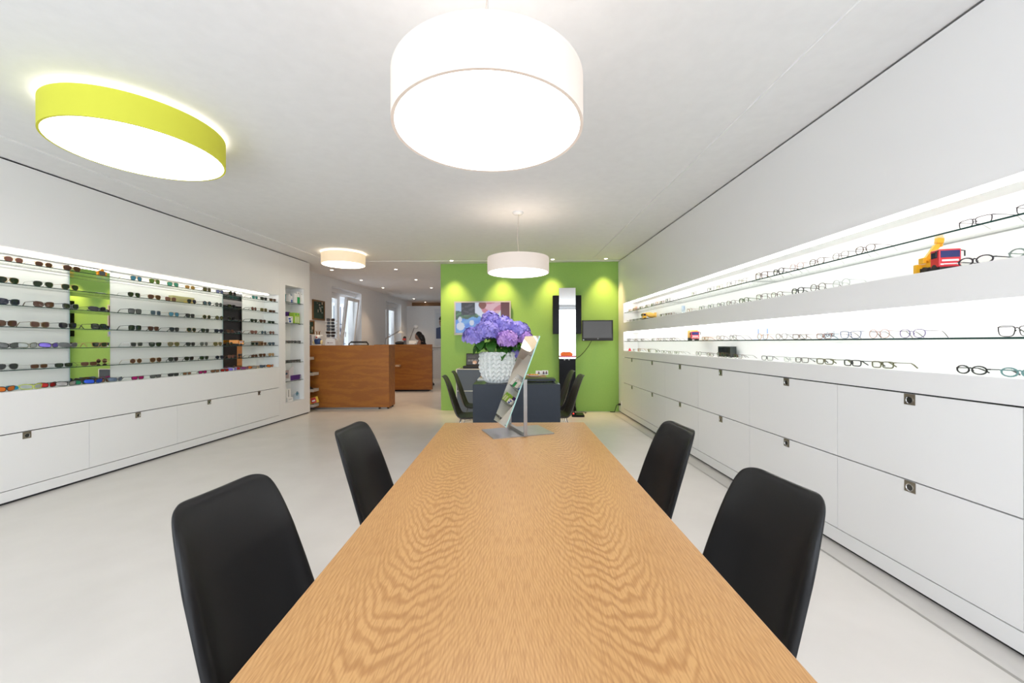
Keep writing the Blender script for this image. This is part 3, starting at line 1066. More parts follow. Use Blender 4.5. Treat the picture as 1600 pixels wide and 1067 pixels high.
# candy plate and picture cards on the wood table
t = thing('plate', (0.34, 6.20, TZ), 'white plate on the oak topped table behind the desk', 'plate')
MB().lathe([(0.001, 0.006), (0.07, 0.006), (0.13, 0.028), (0.135, 0.028), (0.075, 0.0), (0.001, 0.0)], 32).build('dish', M['white_pl'], t, smooth=True)
cc = [((0.8, 0.1, 0.03), 'red'), ((0.85, 0.35, 0.02), 'orange'), ((0.85, 0.6, 0.05), 'yellow')]
for k in range(11):
    q = k * 2.4
    r = 0.022 * math.sqrt(k)
    c_ = cc[k % 3]
    o = MB().ball((0, 0, 0), 0.017, 0, 10, 6, (1.2, 0.8, 0.7)).build('candy', C(c_[0], 0.3), None, (0.34 + r * math.cos(q), 6.20 + r * math.sin(q), TZ + 0.0195 + 0.004), q, smooth=True)
    tag(o, c_[1] + ' wrapped candy on the white plate behind the desk', 'candy', 'candies on the plate, ' + c_[1])
for k, (x, w_, lb_) in enumerate(((0.45, 0.10, 'folded picture card with one portrait behind the candy plate'), (0.555, 0.10, 'folded picture card with two portraits, right of the other card'))):
    t = thing('picture_card', (x - 0.02, 6.42 + 0.05 * k, TZ), lb_, 'card', math.radians(-6))
    MB().prism([(-w_ / 2, 0), (w_ / 2, 0), (w_ / 2, 0.075), (-w_ / 2, 0.075)], -0.001, 0.001).build('card_front', M['paper'], t, rot=(math.radians(-14), 0, 0))
    MB().prism([(-w_ / 2, 0), (w_ / 2, 0), (w_ / 2, 0.075), (-w_ / 2, 0.075)], -0.001, 0.001).build('card_back', M['paper'], t, loc=(0, 0.037, 0), rot=(math.radians(14), 0, 0))
    for dx in ((0,) if k == 0 else (-0.022, 0.022)):
        pm = MB().ball((dx, -0.006, 0.045), 0.013, 0, 10, 6, (1, 0.1, 1.2)).ball((dx, -0.006, 0.024), 0.018, 1, 10, 6, (1, 0.1, 0.7)).build('portrait', [C((0.25, 0.14, 0.10)), C((0.08, 0.08, 0.12))], t, loc=(0, -0.001, 0), rot=(math.radians(-14), 0, 0))

_placed = [o for o in COL.objects if o not in _before and o.parent is None]

# grey sideboard with white edges
t = thing('sideboard', (0, 7.394, 0), 'grey metal sideboard with light edge rails against the green wall', 'sideboard', GA)
x0, x1, y0, y1 = -0.975, -0.22, -0.40, -0.02
MB().box(x0 + 0.012, x1 - 0.012, y0 + 0.012, y1, 0.03, 0.795).build('body', M['usm'], t)
for z0, z1 in ((0.425, 0.783), (0.045, 0.403)):
    dr = MB().box(x0 + 0.02, x1 - 0.02, y0, y0 + 0.0115, z0, z1).build('door', M['usm'], t)
    T = TR((-0.50, y0 - 0.002, (z1 - 0.075)), 0, PI / 2)
    MB().lathe([(0.001, 0.004), (0.022, 0.004), (0.024, 0.0), (0.024, -0.002)], 20, 0, T).build('knob', M['white_pl'], dr, smooth=True)
rl = MB()
for z in (0.03, 0.414, 0.797):
    rl.tube([(x0 + 0.01, y0 + 0.006, z), (x1 - 0.01, y0 + 0.006, z)], 0.0095, 8).tube([(x0 + 0.01, y0, z), (x0 + 0.01, y1, z)], 0.0095, 8)
for x in (x0 + 0.01, x1 - 0.01):
    rl.tube([(x, y0 + 0.006, 0.0), (x, y0 + 0.006, 0.80)], 0.0095, 8)
rl.build('edge_rail', C((0.62, 0.62, 0.60), 0.3), t, smooth=True)
# display case on the sideboard
p = green_pt(-0.70, 0.22, 0.8065)
t = thing('display_case', p, 'open black presentation case with printed lid on the grey sideboard', 'case', GA)
MB().box(-0.17, 0.17, -0.13, 0.10, 0, 0.045).build('base', M['black_matte'], t, bevel=0.003)
lid = MB().box(-0.145, 0.145, -0.008, 0.008, 0, 0.22).build('lid', M['black'], t, (0, 0.07, 0.045), (math.radians(-8), 0, 0))


def case_pic(a, b):
    c = (0.035, 0.033, 0.03)
    if b > 0.62 and 0.08 < a < 0.6 and int(b * 40) % 3 == 0 and int(a * 37 + b * 91) % 4:
        c = (0.12, 0.11, 0.10)
    if 0.32 < b < 0.5 and 0.06 < a < 0.8:
        c = (0.22, 0.22, 0.20) if int(a * 9) % 2 else (0.12, 0.11, 0.10)
    if (a - 0.55) ** 2 + (b - 0.2) ** 2 * 0.8 < 0.022:
        c = (0.62, 0.36, 0.22)
    if (a - 0.5) ** 2 + (b - 0.12) ** 2 < 0.006:
        c = (0.75, 0.66, 0.58)
    return c


link('print', picture_mesh('print', 0.27, 0.19, case_pic, 40, 28), attr_mat('case_print', 0, 0.3), lid, (0, -0.0085, 0.11))

# television
p = green_pt(-0.545, 0.045, 1.723)
t = thing('television', p, 'flat television with silver frame and winter picture on the green wall', 'television', GA)
w_, h_ = 1.055, 0.625
b_ = 0.026
MB().box(-w_ / 2, w_ / 2, -0.012, -0.001, -h_ / 2, -h_ / 2 + b_ * 1.5).box(-w_ / 2, w_ / 2, -0.012, -0.001, h_ / 2 - b_, h_ / 2).box(-w_ / 2, -w_ / 2 + b_, -0.012, -0.001, -h_ / 2 + b_, h_ / 2 - b_).box(w_ / 2 - b_, w_ / 2, -0.012, -0.001, -h_ / 2 + b_, h_ / 2 - b_).build('frame', C((0.40, 0.39, 0.38), 0.3), t)
MB().box(-w_ / 2 + 0.01, w_ / 2 - 0.01, 0.0, 0.038, -h_ / 2 + 0.01, h_ / 2 - 0.01).build('housing', M['black_matte'], t)


def _n(a, b, k=1.0):
    return 0.5 + 0.25 * (math.sin(a * 13.1 * k + 3 * math.sin(b * 9.7 * k)) + math.sin(b * 17.3 * k + 2 * math.sin(a * 11.9 * k)))


def tv_pic(a, b):
    n = _n(a, b)
    m = _n(a + 0.3, b + 0.7, 2.3)
    c = (0.07 + 0.10 * n, 0.22 + 0.2 * n, 0.80)                       # blue snow
    if b > 0.42 + 0.28 * a + 0.08 * (m - 0.5):
        c = (0.10, 0.25, 0.12) if m > 0.55 else (0.05, 0.12, 0.07)     # firs
    if b > 0.74 - 0.25 * a and a < 0.12:
        c = (0.45, 0.62, 0.9)
    if 0.11 < a < 0.36 and b > 0.58 + 0.15 * abs(a - 0.22):
        c = (0.018, 0.022, 0.035) if m < 0.6 else (0.07, 0.07, 0.09)   # dark hut
    if a > 0.36 and b > 0.55 + 0.2 * math.sin(a * 7):
        c = (0.72, 0.78, 0.92)                                          # pale sky
    if (a - 0.66) ** 2 * 5 + (b - 1.0) ** 2 < 0.22:
        c = (0.62, 0.22, 0.28) if n > 0.52 else (0.80, 0.50, 0.56)      # pink figure
    if (a - 0.50) ** 2 * 4 + (b - 0.93) ** 2 < 0.02:
        c = (0.25, 0.07, 0.05)
    if a > 0.84 and b > 0.25 + 0.3 * (1 - a):
        c = (0.13, 0.012, 0.018)                                        # dark red curtain
    if (a - 0.09) ** 2 * 3 + (b - 0.22) ** 2 < 0.018 or (a - 0.08) ** 2 * 6 + (b - 0.45) ** 2 < 0.008 or (a - 0.3) ** 2 * 4 + (b - 0.33) ** 2 < 0.008:
        c = (0.66, 0.72, 0.86)                                          # snow heaps
    return c


link('screen', picture_mesh('screen', w_ - 2 * b_, h_ - 2.5 * b_, tv_pic, 90, 54), attr_mat('screen_picture', 0.42, 0.3), t, (0, -0.004, b_ * 0.25))

# tall wall mirror over a black panel, black wall case behind it
p = green_pt(1.0065, 0, 0)
t = thing('wall_case', p, 'black glossy wall case partly hidden behind the tall mirror', 'case', GA)
MB().box(-0.258, 0.258, -0.12, 0.0, 1.42, 2.12).build('body', M['black'], t, bevel=0.003)
MB().box(-0.20, 0.22, -0.124, -0.121, 1.46, 2.08).build('glass_door', M['black'], t)
t = thing('wall_mirror', p, 'tall narrow wall mirror above a black panel on the green wall', 'mirror', GA)
MB().box(-0.145, 0.152, -0.150, -0.142, 0.975, 2.25, ms=[1, 1, 0, 1, 1, 1]).build('mirror_glass', [M['mirror'], M['mirror_edge']], t)
MB().box(-0.143, 0.150, -0.1415, -0.121, 0.99, 2.235).box(-0.1, 0.1, -0.1205, -0.001, 1.0, 1.3).build('backing', M['black_matte'], t)
MB().box(-0.143, 0.150, -0.13, -0.001, 0.02, 0.955).build('lower_panel', M['black'], t)
MB().box(-0.145, 0.152, -0.152, -0.001, 0.957, 0.974).build('ledge', M['black_matte'], t)
for x in (-0.05, 0.03):
    MB().box(x - 0.012, x + 0.012, -0.158, -0.152, 0.945, 0.965).build('clip', M['steel'], t)

# monitor on an arm
p = green_pt(1.535, 0.16, 1.478)
t = thing('monitor', p, 'small black monitor on a wall arm at the right of the green wall', 'monitor', GA + math.radians(-5))
MB().box(-0.273, 0.273, 0.0, 0.035, -0.185, 0.185).build('housing', M['black_matte'], t, bevel=0.006)
MB().box(-0.273, 0.273, -0.006, 0.0, -0.185, -0.135).box(-0.273, 0.273, -0.006, 0, 0.168, 0.185).box(-0.273, -0.25, -0.006, 0, -0.135, 0.168).box(0.25, 0.273, -0.006, 0, -0.135, 0.168).build('bezel', M['black_matte'], t)
MB().box(-0.25, 0.25, -0.003, -0.001, -0.135, 0.168).build('screen', mat('screen_grey', (0.03, 0.03, 0.03), 0.28, emit=(0.055, 0.053, 0.05), es=0.5, spec=0.3), t)
MB().lathe([(0.011, 0), (0.011, 0.002), (0.0075, 0.002), (0.0075, 0)], 20, 0, TR((0.01, -0.006, -0.147), 0, PI / 2)).build('emblem', M['steel'], t)
MB().lathe([(0.001, 0.002), (0.011, 0.002), (0.012, 0)], 16, 0, TR((-0.245, -0.006, -0.167), 0, PI / 2)).build('sticker', C((0.5, 0.6, 0.7)), t)
MB().box(-0.04, 0.04, 0.036, 0.05, -0.05, 0.05).tube([(0, 0.05, 0), (0.02, 0.14, 0)], 0.015, 8).build('arm', M['black_matte'], t)
pts = [(1.44, 0.12, 1.30), (1.40, 0.05, 1.20), (1.33, 0.03, 1.10), (1.24, 0.03, 1.01), (1.155, 0.05, 0.965)]
MB().tube([green_pt(*q_) for q_ in [(a, b, c) for a, b, c in pts]], 0.005, 6).build('monitor_cable', M['black_matte'], None, smooth=True)
tag(bpy.data.objects['monitor_cable'], 'thin black cable drooping from the monitor to the tall mirror', 'cable')

# power unit and its leads on the floor by the green wall
t = thing('power_unit', (1.12, 6.86, 0), 'flat black power unit with red light on the floor by the green wall', 'power unit', math.radians(-4))
MB().box(-0.10, 0.11, -0.13, 0.13, 0.004, 0.035).build('housing', M['black'], t, bevel=0.004)
MB().box(-0.088, -0.066, -0.132, -0.128, 0.05, 0.072).box(-0.10, -0.05, -0.128, -0.05, 0.035, 0.09).build('plug', [M['black_matte']], t)
MB().ball((-0.075, -0.131, 0.062), 0.011, 0, 10, 6).build('light', emission('red_light', (1.0, 0.03, 0.02), 2.0), t)
cable = MB()
cable.tube([(1.06, 6.9, 0.05), (1.08, 7.05, 0.16), (1.13, 7.12, 0.13), (1.16, 7.18, 0.008), (1.25, 7.2, 0.008), (1.33, 7.16, 0.008), (1.29, 7.05, 0.008)], 0.006, 6)
o = tag(cable.build('power_cable', M['black_matte'], smooth=True), 'loose black cable looping beside the power unit on the floor', 'cable')
# outlet with plug on the end of the right display wall, and its cable
q = right_pt(7.12, 0, 0.155)
t = thing('power_outlet', q, 'white power outlet low on the right wall end beside the green wall', 'outlet', TH_R)
MB().box(-0.010, -0.0005, -0.04, 0.04, -0.06, 0.06).build('cover', M['white_pl'], t, bevel=0.002)
MB().tube([(-0.010, 0.0, 0.0), (-0.05, 0.0, 0.0)], 0.018, 10).build('plug', M['black_matte'], t)
a = right_pt(7.12, -0.05, 0.155)
tag(MB().tube([a, a + Vector((-0.03, 0.01, -0.02)), a + Vector((-0.045, 0.03, -0.09)), a + Vector((-0.05, 0.06, -0.145)), a + Vector((-0.12, 0.10, -0.148))], 0.006, 6).build('plug_cable', M['black_matte'], smooth=True),
    'short black cable hanging from the power outlet in the corner', 'cable')

# ------------------------------------------------------------------ flower pot with hydrangeas
_before = set(COL.objects)
VX, VY = -0.197, 5.28


def vase_mesh():
    nz, nt = 76, 120
    hh = 0.405

    def rad(z):
        k = [(0, 0.128), (0.06, 0.150), (0.2, 0.185), (0.4, 0.212), (0.6, 0.222), (0.8, 0.220), (1.0, 0.213)]
        for (a, ra), (b, rb) in zip(k, k[1:]):
            if a <= z <= b:
                f = (z - a) / (b - a)
                return ra + (rb - ra) * f
        return 0.213
    vs, fs = [], []
    for i in range(nz + 1):
        z = i / nz
        for j in range(nt):
            a = j / nt
            tri = abs(((a * 20) % 1) * 2 - 1)
            ph = (z * 7.5 + tri * 0.55)
            saw = ph % 1
            rel = 0.032 * (1 - saw) * (1 if 0.02 < z < 0.985 else 0.2)
            mid = 0.004 * (1 - min(1, abs(tri) * 4)) + 0.004 * (1 - min(1, (1 - tri) * 4))
            r = rad(z) + rel - mid
            q = 2 * PI * a
            zz = hh * z + (0.006 * (tri - 0.5) if i == nz else 0)
            vs.append((r * math.cos(q), r * math.sin(q), zz))
    for i in range(nz):
        for j in range(nt):
            fs.append((i * nt + j, i * nt + (j + 1) % nt, (i + 1) * nt + (j + 1) % nt, (i + 1) * nt + j))
    o_ = len(vs)
    for r, z in ((0.196, hh - 0.004), (0.19, hh - 0.06), (0.001, hh - 0.06)):
        for j in range(nt):
            q = 2 * PI * j / nt
            vs.append((r * math.cos(q), r * math.sin(q), z))
    rings = [nz * nt, o_, o_ + nt, o_ + 2 * nt]
    for a, b in zip(rings, rings[1:]):
        for j in range(nt):
            fs.append((a + j, a + (j + 1) % nt, b + (j + 1) % nt, b + j))
    fs.append(tuple(range(nt))[::-1])
    me = bpy.data.meshes.new('pot')
    me.from_pydata(vs, [], fs)
    return me


pot = tag(link('flower_pot', vase_mesh(), M['vase'], None, (VX, VY, TZ)), 'large off-white ceramic pot with chevron relief holding hydrangeas on the desk', 'flower pot')


def floret_ball(rx, rz, n, size):
    vs, fs = [], []
    for k in range(n):
        z = 1 - 1.55 * (k + 0.5) / n
        q = k * 2.39996
        rr = math.sqrt(max(0, 1 - z * z))
        nrm = Vector((rr * math.cos(q), rr * math.sin(q), z))
        c = Vector((nrm.x * rx, nrm.y * rx, nrm.z * rz)) * random.uniform(0.86, 1.06)
        nrm = (nrm + Vector((random.uniform(-.35, .35), random.uniform(-.35, .35), random.uniform(-.35, .35)))).normalized()
        a = nrm.orthogonal().normalized()
        b = nrm.cross(a)
        ph = random.uniform(0, PI)
        o = len(vs)
        vs.append(c + nrm * 0.001)
        for p in range(4):
            u = ph + p * PI / 2
            s_ = size * random.uniform(0.85, 1.15)
            d = a * math.cos(u) + b * math.sin(u)
            e = -a * math.sin(u) + b * math.cos(u)
            cup = nrm * size * random.uniform(-0.1, 0.35)
            i = len(vs)
            vs += [c + d * s_ * 0.5 + e * s_ * 0.46 + cup * 0.6, c + d * s_ + e * s_ * 0.26 + cup, c + d * s_ - e * s_ * 0.26 + cup, c + d * s_ * 0.5 - e * s_ * 0.46 + cup * 0.6]
            fs += [(o, i, i + 1), (o, i + 1, i + 2), (o, i + 2, i + 3)]
    me = bpy.data.meshes.new('florets')
    me.from_pydata([tuple(v) for v in vs], [], fs)
    return me


def leaf_mesh(L=0.13, w=0.05):
    vs, fs = [], []
    n = 7
    for i in range(n):
        f = i / (n - 1)
        hw = w * math.sin(PI * min(1, f ** 0.8)) * (1 - 0.15 * f) + 0.001
        y = L * f
        z = -0.10 * f * f * L / 0.13 * 0.5
        vs += [(-hw, y, z + 0.25 * hw), (0, y, z), (hw, y, z + 0.25 * hw)]
    for i in range(n - 1):
        a = i * 3
        fs += [(a, a + 1, a + 4, a + 3), (a + 1, a + 2, a + 5, a + 4)]
    me = bpy.data.meshes.new('leaf')
    me.from_pydata(vs, [], fs)
    me.polygons.foreach_set('use_smooth', [True] * len(fs))
    return me


LEAF = leaf_mesh()
LEAF.materials.append(M['leaf'])
# flower heads: x, y (towards the camera negative), z over the pot rim, radius, pink?, label
heads = [(-0.30, -0.10, 0.20, 0.135, 0, 'blue violet hydrangea at the far left of the flower pot'),
         (-0.13, -0.12, 0.27, 0.150, 0, 'large violet hydrangea at the front centre left of the bunch'),
         (-0.09, 0.02, 0.425, 0.115, 0, 'lilac hydrangea forming the top of the bunch'),
         (0.08, 0.02, 0.34, 0.135, 0, 'violet hydrangea at the top right of the centre'),
         (0.135, -0.19, 0.155, 0.130, 1, 'pink lilac hydrangea hanging at the front right'),
         (0.29, 0.04, 0.27, 0.140, 0, 'violet hydrangea at the far right of the bunch, upper one'),
         (0.365, -0.02, 0.18, 0.100, 1, 'small lilac hydrangea low at the far right of the bunch'),
         (0.20, 0.08, -0.02, 0.100, 0, 'deep blue hydrangea low beside the pot, behind the table mirror'),
         (-0.02, 0.20, 0.26, 0.130, 0, 'violet hydrangea at the back of the bunch')]
lv = [(-150, -35), (-95, -25), (-60, -50), (-30, -20), (-120, 5), (-80, 15), (-10, 0), (40, -30), (160, -10), (190, -40), (100, 0), (-100, -55), (-70, -10)]
li = 0
for i, (x, y, z, r, pk, lb_) in enumerate(heads):
    base = Vector((VX + x * 0.25, VY + y * 0.25, TZ + 0.346))
    t = thing('hydrangea', base, lb_, 'flower', 0, 'hydrangeas in the pot')
    hc = Vector((VX + x, VY + y, TZ + 0.405 + z)) - base
    fl = link('flower_head', floret_ball(r, r * 0.88, int(150 * (r / 0.13) ** 2), 0.037), M['hyd_pink' if pk else 'hyd_blue'], t, hc)
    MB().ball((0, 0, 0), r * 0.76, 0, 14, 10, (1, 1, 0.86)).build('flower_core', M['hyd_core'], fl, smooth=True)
    MB().tube([(0, 0, 0), hc * 0.5 + Vector((0, 0, 0.05)), hc - Vector((0, 0, r * 0.5))], 0.005, 6).build('stem', M['stem'], t, smooth=True)
    for k in range(7):
        az, el = lv[li % len(lv)]
        li += 1
        az = math.degrees(math.atan2(hc.y, hc.x)) + (k - 3) * 50 + random.uniform(-15, 15)
        f_ = random.uniform(0.35, 0.8)
        q_ = hc * f_ + Vector((0, 0, 0.02))
        lo = link('leaf', LEAF, None, t, q_, (math.radians(random.uniform(-45, 25)), 0, math.radians(az - 90)))
        s_ = random.uniform(1.0, 1.6)
        lo.scale = (s_, s_, s_)

# the tables, chairs and what stands on them were laid out for a 0.74 m table; bring them to their true distance and size
_placed += [o for o in COL.objects if o not in _before and o.parent is None]
for o in _placed:
    q = Vector(o.location)
    o.location = (q.x * 0.887, q.y * 0.887, EYE - (EYE - q.z) * 0.887)
    o.scale = (o.scale[0] * 0.887, o.scale[1] * 0.887, o.scale[2] * 0.887)

# ------------------------------------------------------------------ counters of the rear room
OD = M['oak_dark']
t = thing('counter', (0, 0, 0), 'wide oak veneered counter in front, before the tilted window', 'counter')
MB().box(-4.05, -2.362, 7.63, 7.66, 0.035, 1.225).build('front_panel', OD, t)
MB().box(-2.392, -2.362, 7.661, 8.02, 0.035, 1.225).build('side_panel', OD, t)
MB().box(-4.05, -2.393, 7.661, 8.02, 1.19, 1.222).build('worktop', OD, t)
MB().box(-4.0, -2.42, 7.68, 7.98, 0.0, 0.034).build('plinth', M['steel'], t)
for x, y in ((-2.40, 7.70), (-2.40, 7.97), (-2.55, 7.655)):
    MB().lathe([(0.02, 0), (0.02, 0.035)], 12, cap0=True, cap1=True).build('foot', M['black_matte'], t, (x, y, 0))
# back worktop of the front counter at desk height
MB().box(-4.0, -2.40, 8.03, 8.12, 0.70, 0.74).build('rear_shelf', OD, t)

t = thing('counter', (0, 0, 0), 'oak veneered counter farther back where the woman works', 'counter')
MB().box(-3.45, -2.085, 10.35, 10.38, 0.05, 1.225).build('front_panel', OD, t)
MB().box(-2.115, -2.085, 10.381, 10.43, 0.05, 1.225).build('side_panel', OD, t)
MB().box(-3.6, -2.20, 10.381, 10.72, 1.19, 1.222).build('worktop', OD, t)
MB().box(-3.3, -2.18, 10.42, 10.65, 0.0, 0.049).build('plinth', M['black_matte'], t)
MB().box(-3.0, -2.895, 10.22, 10.349, 0.655, 0.70).build('ledge', C((0.55, 0.40, 0.27)), t)

# work desk behind the farther counter
WZ = 1.06
t = thing('work_desk', (0, 0, 0), 'raised work desk with steel legs behind the farther counter', 'desk')
MB().box(-3.75, -2.25, 10.80, 11.45, WZ - 0.03, WZ).build('desktop', C((0.6, 0.58, 0.55)), t)
for x in (-3.70, -2.30):
    for y in (10.85, 11.40):
        MB().box(x - 0.025, x + 0.025, y - 0.025, y + 0.025, 0, WZ - 0.031).build('leg', M['steel'], t)


def desk_lamp(base, joint, head, col, label, cone):
    t = thing('desk_lamp', base, label, 'lamp')
    j, h = Vector(joint) - Vector(base), Vector(head) - Vector(base)
    MB().lathe([(0.001, 0.02), (0.075, 0.018), (0.08, 0.0), (0.001, 0)], 24).build('base', C(col), t, smooth=True)
    a = MB()
    o_ = Vector((0, 0.0, 0.018))
    a.tube([(0, 0, 0.015), j], 0.007, 6).tube([(0.0, 0.03, 0.015), j + o_], 0.007, 6)
    a.build('lower_arm', M['steel'], t)
    MB().tube([j, h + Vector((0, 0, 0.07))], 0.007, 6).tube([j + o_, h + Vector((0, 0.0, 0.095))], 0.007, 6).build('upper_arm', M['steel'], t)
    if cone:
        MB().lathe([(0.030, 0.17), (0.036, 0.06), (0.095, 0.0), (0.091, 0.0), (0.031, 0.06), (0.001, 0.15)], 24).build('lamp_shade', C(col), t, h, smooth=True, angle=40)
    else:
        MB().ball((0, 0, 0.07), 0.062, 0, 16, 10).build('lamp_shade', C(col), t, h, (0, math.radians(25), 0), smooth=True)
    return t


desk_lamp((-3.62, 11.25, WZ), (-3.55, 11.2, 1.38), (-3.095, 11.1, 1.54), (0.75, 0.74, 0.70), 'white cone-shaded desk lamp on jointed arms by the farther window', True)
desk_lamp((-2.92, 11.30, WZ), (-2.90, 11.3, 1.36), (-2.755, 11.3, 1.66), (0.72, 0.74, 0.74), 'small round-headed desk lamp leaning over the seated woman', False)
t = thing('lens_meter', (-3.17, 11.05, WZ), 'dark optical instrument with black hood behind the farther counter', 'instrument')
MB().box(-0.14, 0.12, -0.12, 0.14, 0, 0.16).build('body', C((0.25, 0.25, 0.24)), t, bevel=0.02)
MB().ball((0.06, -0.02, 0.20), 0.10, 0, 16, 10, (1.35, 0.9, 0.55)).build('hood', M['black_matte'], t, smooth=True)
MB().box(0.17, 0.23, -0.05, 0.05, 0.0, 0.33).build('column', C((0.16, 0.16, 0.17)), t, bevel=0.008)
MB().ball((0.19, 0, 0.35), 0.045, 0, 12, 8).build('head', M['black_matte'], t, smooth=True)
MB().box(0.15, 0.24, -0.07, -0.04, 0.28, 0.33).build('red_cap', C((0.55, 0.06, 0.04)), t)
t = thing('carton', (-2.80, 11.12, WZ), 'open white carton on the work desk beside the woman', 'box')
MB().box(-0.10, 0.10, -0.08, 0.08, 0, 0.19).build('body', M['white_pl'], t)
MB().box(-0.10, 0.10, -0.004, 0.004, 0, 0.09).build('flap', M['white_pl'], t, (0, 0.08, 0.19), (math.radians(-30), 0, 0))
t = thing('folder', (-2.87, 11.02, WZ), 'blue folder standing on the work desk before the woman', 'folder')
MB().box(-0.13, 0.13, -0.012, 0.0, 0, 0.165).build('cover', C((0.02, 0.06, 0.20)), t, rot=(math.radians(-12), 0, 0))
MB().box(-0.125, 0.125, -0.010, 0.0, 0, 0.155).build('pages', M['paper'], t, (0, 0.012, 0), (math.radians(-12), 0, 0))


def office_chair(loc, rz, seat, back, label):
    t = thing('office_chair', loc, label, 'chair', rz)
    MB().lathe([(0.001, 0), (0.21, 0.0), (0.225, 0.03), (0.215, 0.06), (0.001, 0.07)], 28, 0, TR((0, 0, seat - 0.07))).build('seat', M['black_matte'], t, smooth=True)
    bk = MB()
    for i in range(9):
        z = back - 0.42 + i * 0.05
        bk.tube([(-0.20, -0.21, z), (0, -0.245, z), (0.20, -0.21, z)], 0.006, 4)
    bk.build('mesh_back', M['black_matte'], t)
    MB().tube([(-0.21, -0.21, back - 0.45), (-0.21, -0.20, back - 0.04), (-0.17, -0.21, back), (0, -0.245, back), (0.17, -0.21, back), (0.21, -0.20, back - 0.04), (0.21, -0.21, back - 0.45), (0, -0.245, back - 0.46)], 0.016, 6, closed=True).build('back_frame', M['black_matte'], t, smooth=True)
    MB().tube([(0, -0.245, back - 0.44), (0, -0.22, seat - 0.05), (0, 0, seat - 0.07)], 0.018, 6).build('back_bar', M['black_matte'], t)
    MB().tube([(0, 0, 0.09), (0, 0, seat - 0.07)], 0.028, 10).build('column', M['chrome'], t)
    for k in range(5):
        q = k * 2 * PI / 5
        lg = MB().tube([(0, 0, 0.11), (0.29 * math.cos(q), 0.29 * math.sin(q), 0.075)], [0.026, 0.016], 6).build('leg', M['black_matte'], t)
        MB().lathe([(0.001, -0.022), (0.03, -0.02), (0.03, 0.02), (0.001, 0.022)], 14, 0, TR((0.29 * math.cos(q), 0.29 * math.sin(q), 0.0305), q, PI / 2)).build('caster', M['black_matte'], lg, smooth=True)
    return t


office_chair((-3.40, 8.62, 0), PI, 0.72, 1.292, 'black mesh-backed office chair showing over the front counter')
office_chair((-2.62, 11.80, 0), math.radians(100), 0.76, 1.13, 'black wheeled office chair the working woman sits on')

# ------------------------------------------------------------------ the woman at the work desk
WL = Vector((-2.60, 11.78, 0.015))


def skin_body(joints, edges, name, m, sub=2, root=0):
    me = bpy.data.meshes.new(name)
    names = list(joints)
    idx = {k: i for i, k in enumerate(names)}
    me.from_pydata([joints[k][0] for k in names], [(idx[a], idx[b]) for a, b in edges], [])
    o = bpy.data.objects.new(name, me)
    COL.objects.link(o)
    sk = o.modifiers.new('skin', 'SKIN')
    sk.use_smooth_shade = True
    ly = me.skin_vertices[0] if len(me.skin_vertices) else None
    if ly is None:
        bm = bmesh.new()
        bm.from_mesh(me)
        bm.verts.layers.skin.verify()
        bm.to_mesh(me)
        bm.free()
        ly = me.skin_vertices[0]
    for k in names:
        r = joints[k][1]
        ly.data[idx[k]].radius = r if isinstance(r, tuple) else (r, r)
    ly.data[root].use_root = True
    if sub:
        s = o.modifiers.new('sub', 'SUBSURF')
        s.levels = s.render_levels = sub
    return o


def hand(J, E, pre, wrist, d, up, side):
    """palm and five bent fingers; d points to the finger tips, side to the thumb"""
    w = Vector(wrist)
    J[pre + 'palm'] = (w + d * 0.05, (0.030, 0.016))
    E.append((pre + 'wrist', pre + 'palm'))
    for i, (off, ln) in enumerate(((0.030, 0.068), (0.010, 0.078), (-0.010, 0.072), (-0.028, 0.056))):
        a = w + d * 0.088 + side * off
        J[f'{pre}f{i}a'] = (a, 0.009)
        J[f'{pre}f{i}b'] = (a + d * ln * 0.55 - up * 0.006, 0.0085)
        J[f'{pre}f{i}c'] = (a + d * ln * 0.85 - up * 0.028, 0.0075)
        E += [(pre + 'palm', f'{pre}f{i}a'), (f'{pre}f{i}a', f'{pre}f{i}b'), (f'{pre}f{i}b', f'{pre}f{i}c')]
    a = w + d * 0.03 + side * 0.032
    J[pre + 't1'] = (a, 0.011)
    J[pre + 't2'] = (a + d * 0.032 + side * 0.022 - up * 0.008, 0.010)
    J[pre + 't3'] = (a + d * 0.055 + side * 0.022 - up * 0.02, 0.008)
    E += [(pre + 'palm', pre + 't1'), (pre + 't1', pre + 't2'), (pre + 't2', pre + 't3')]


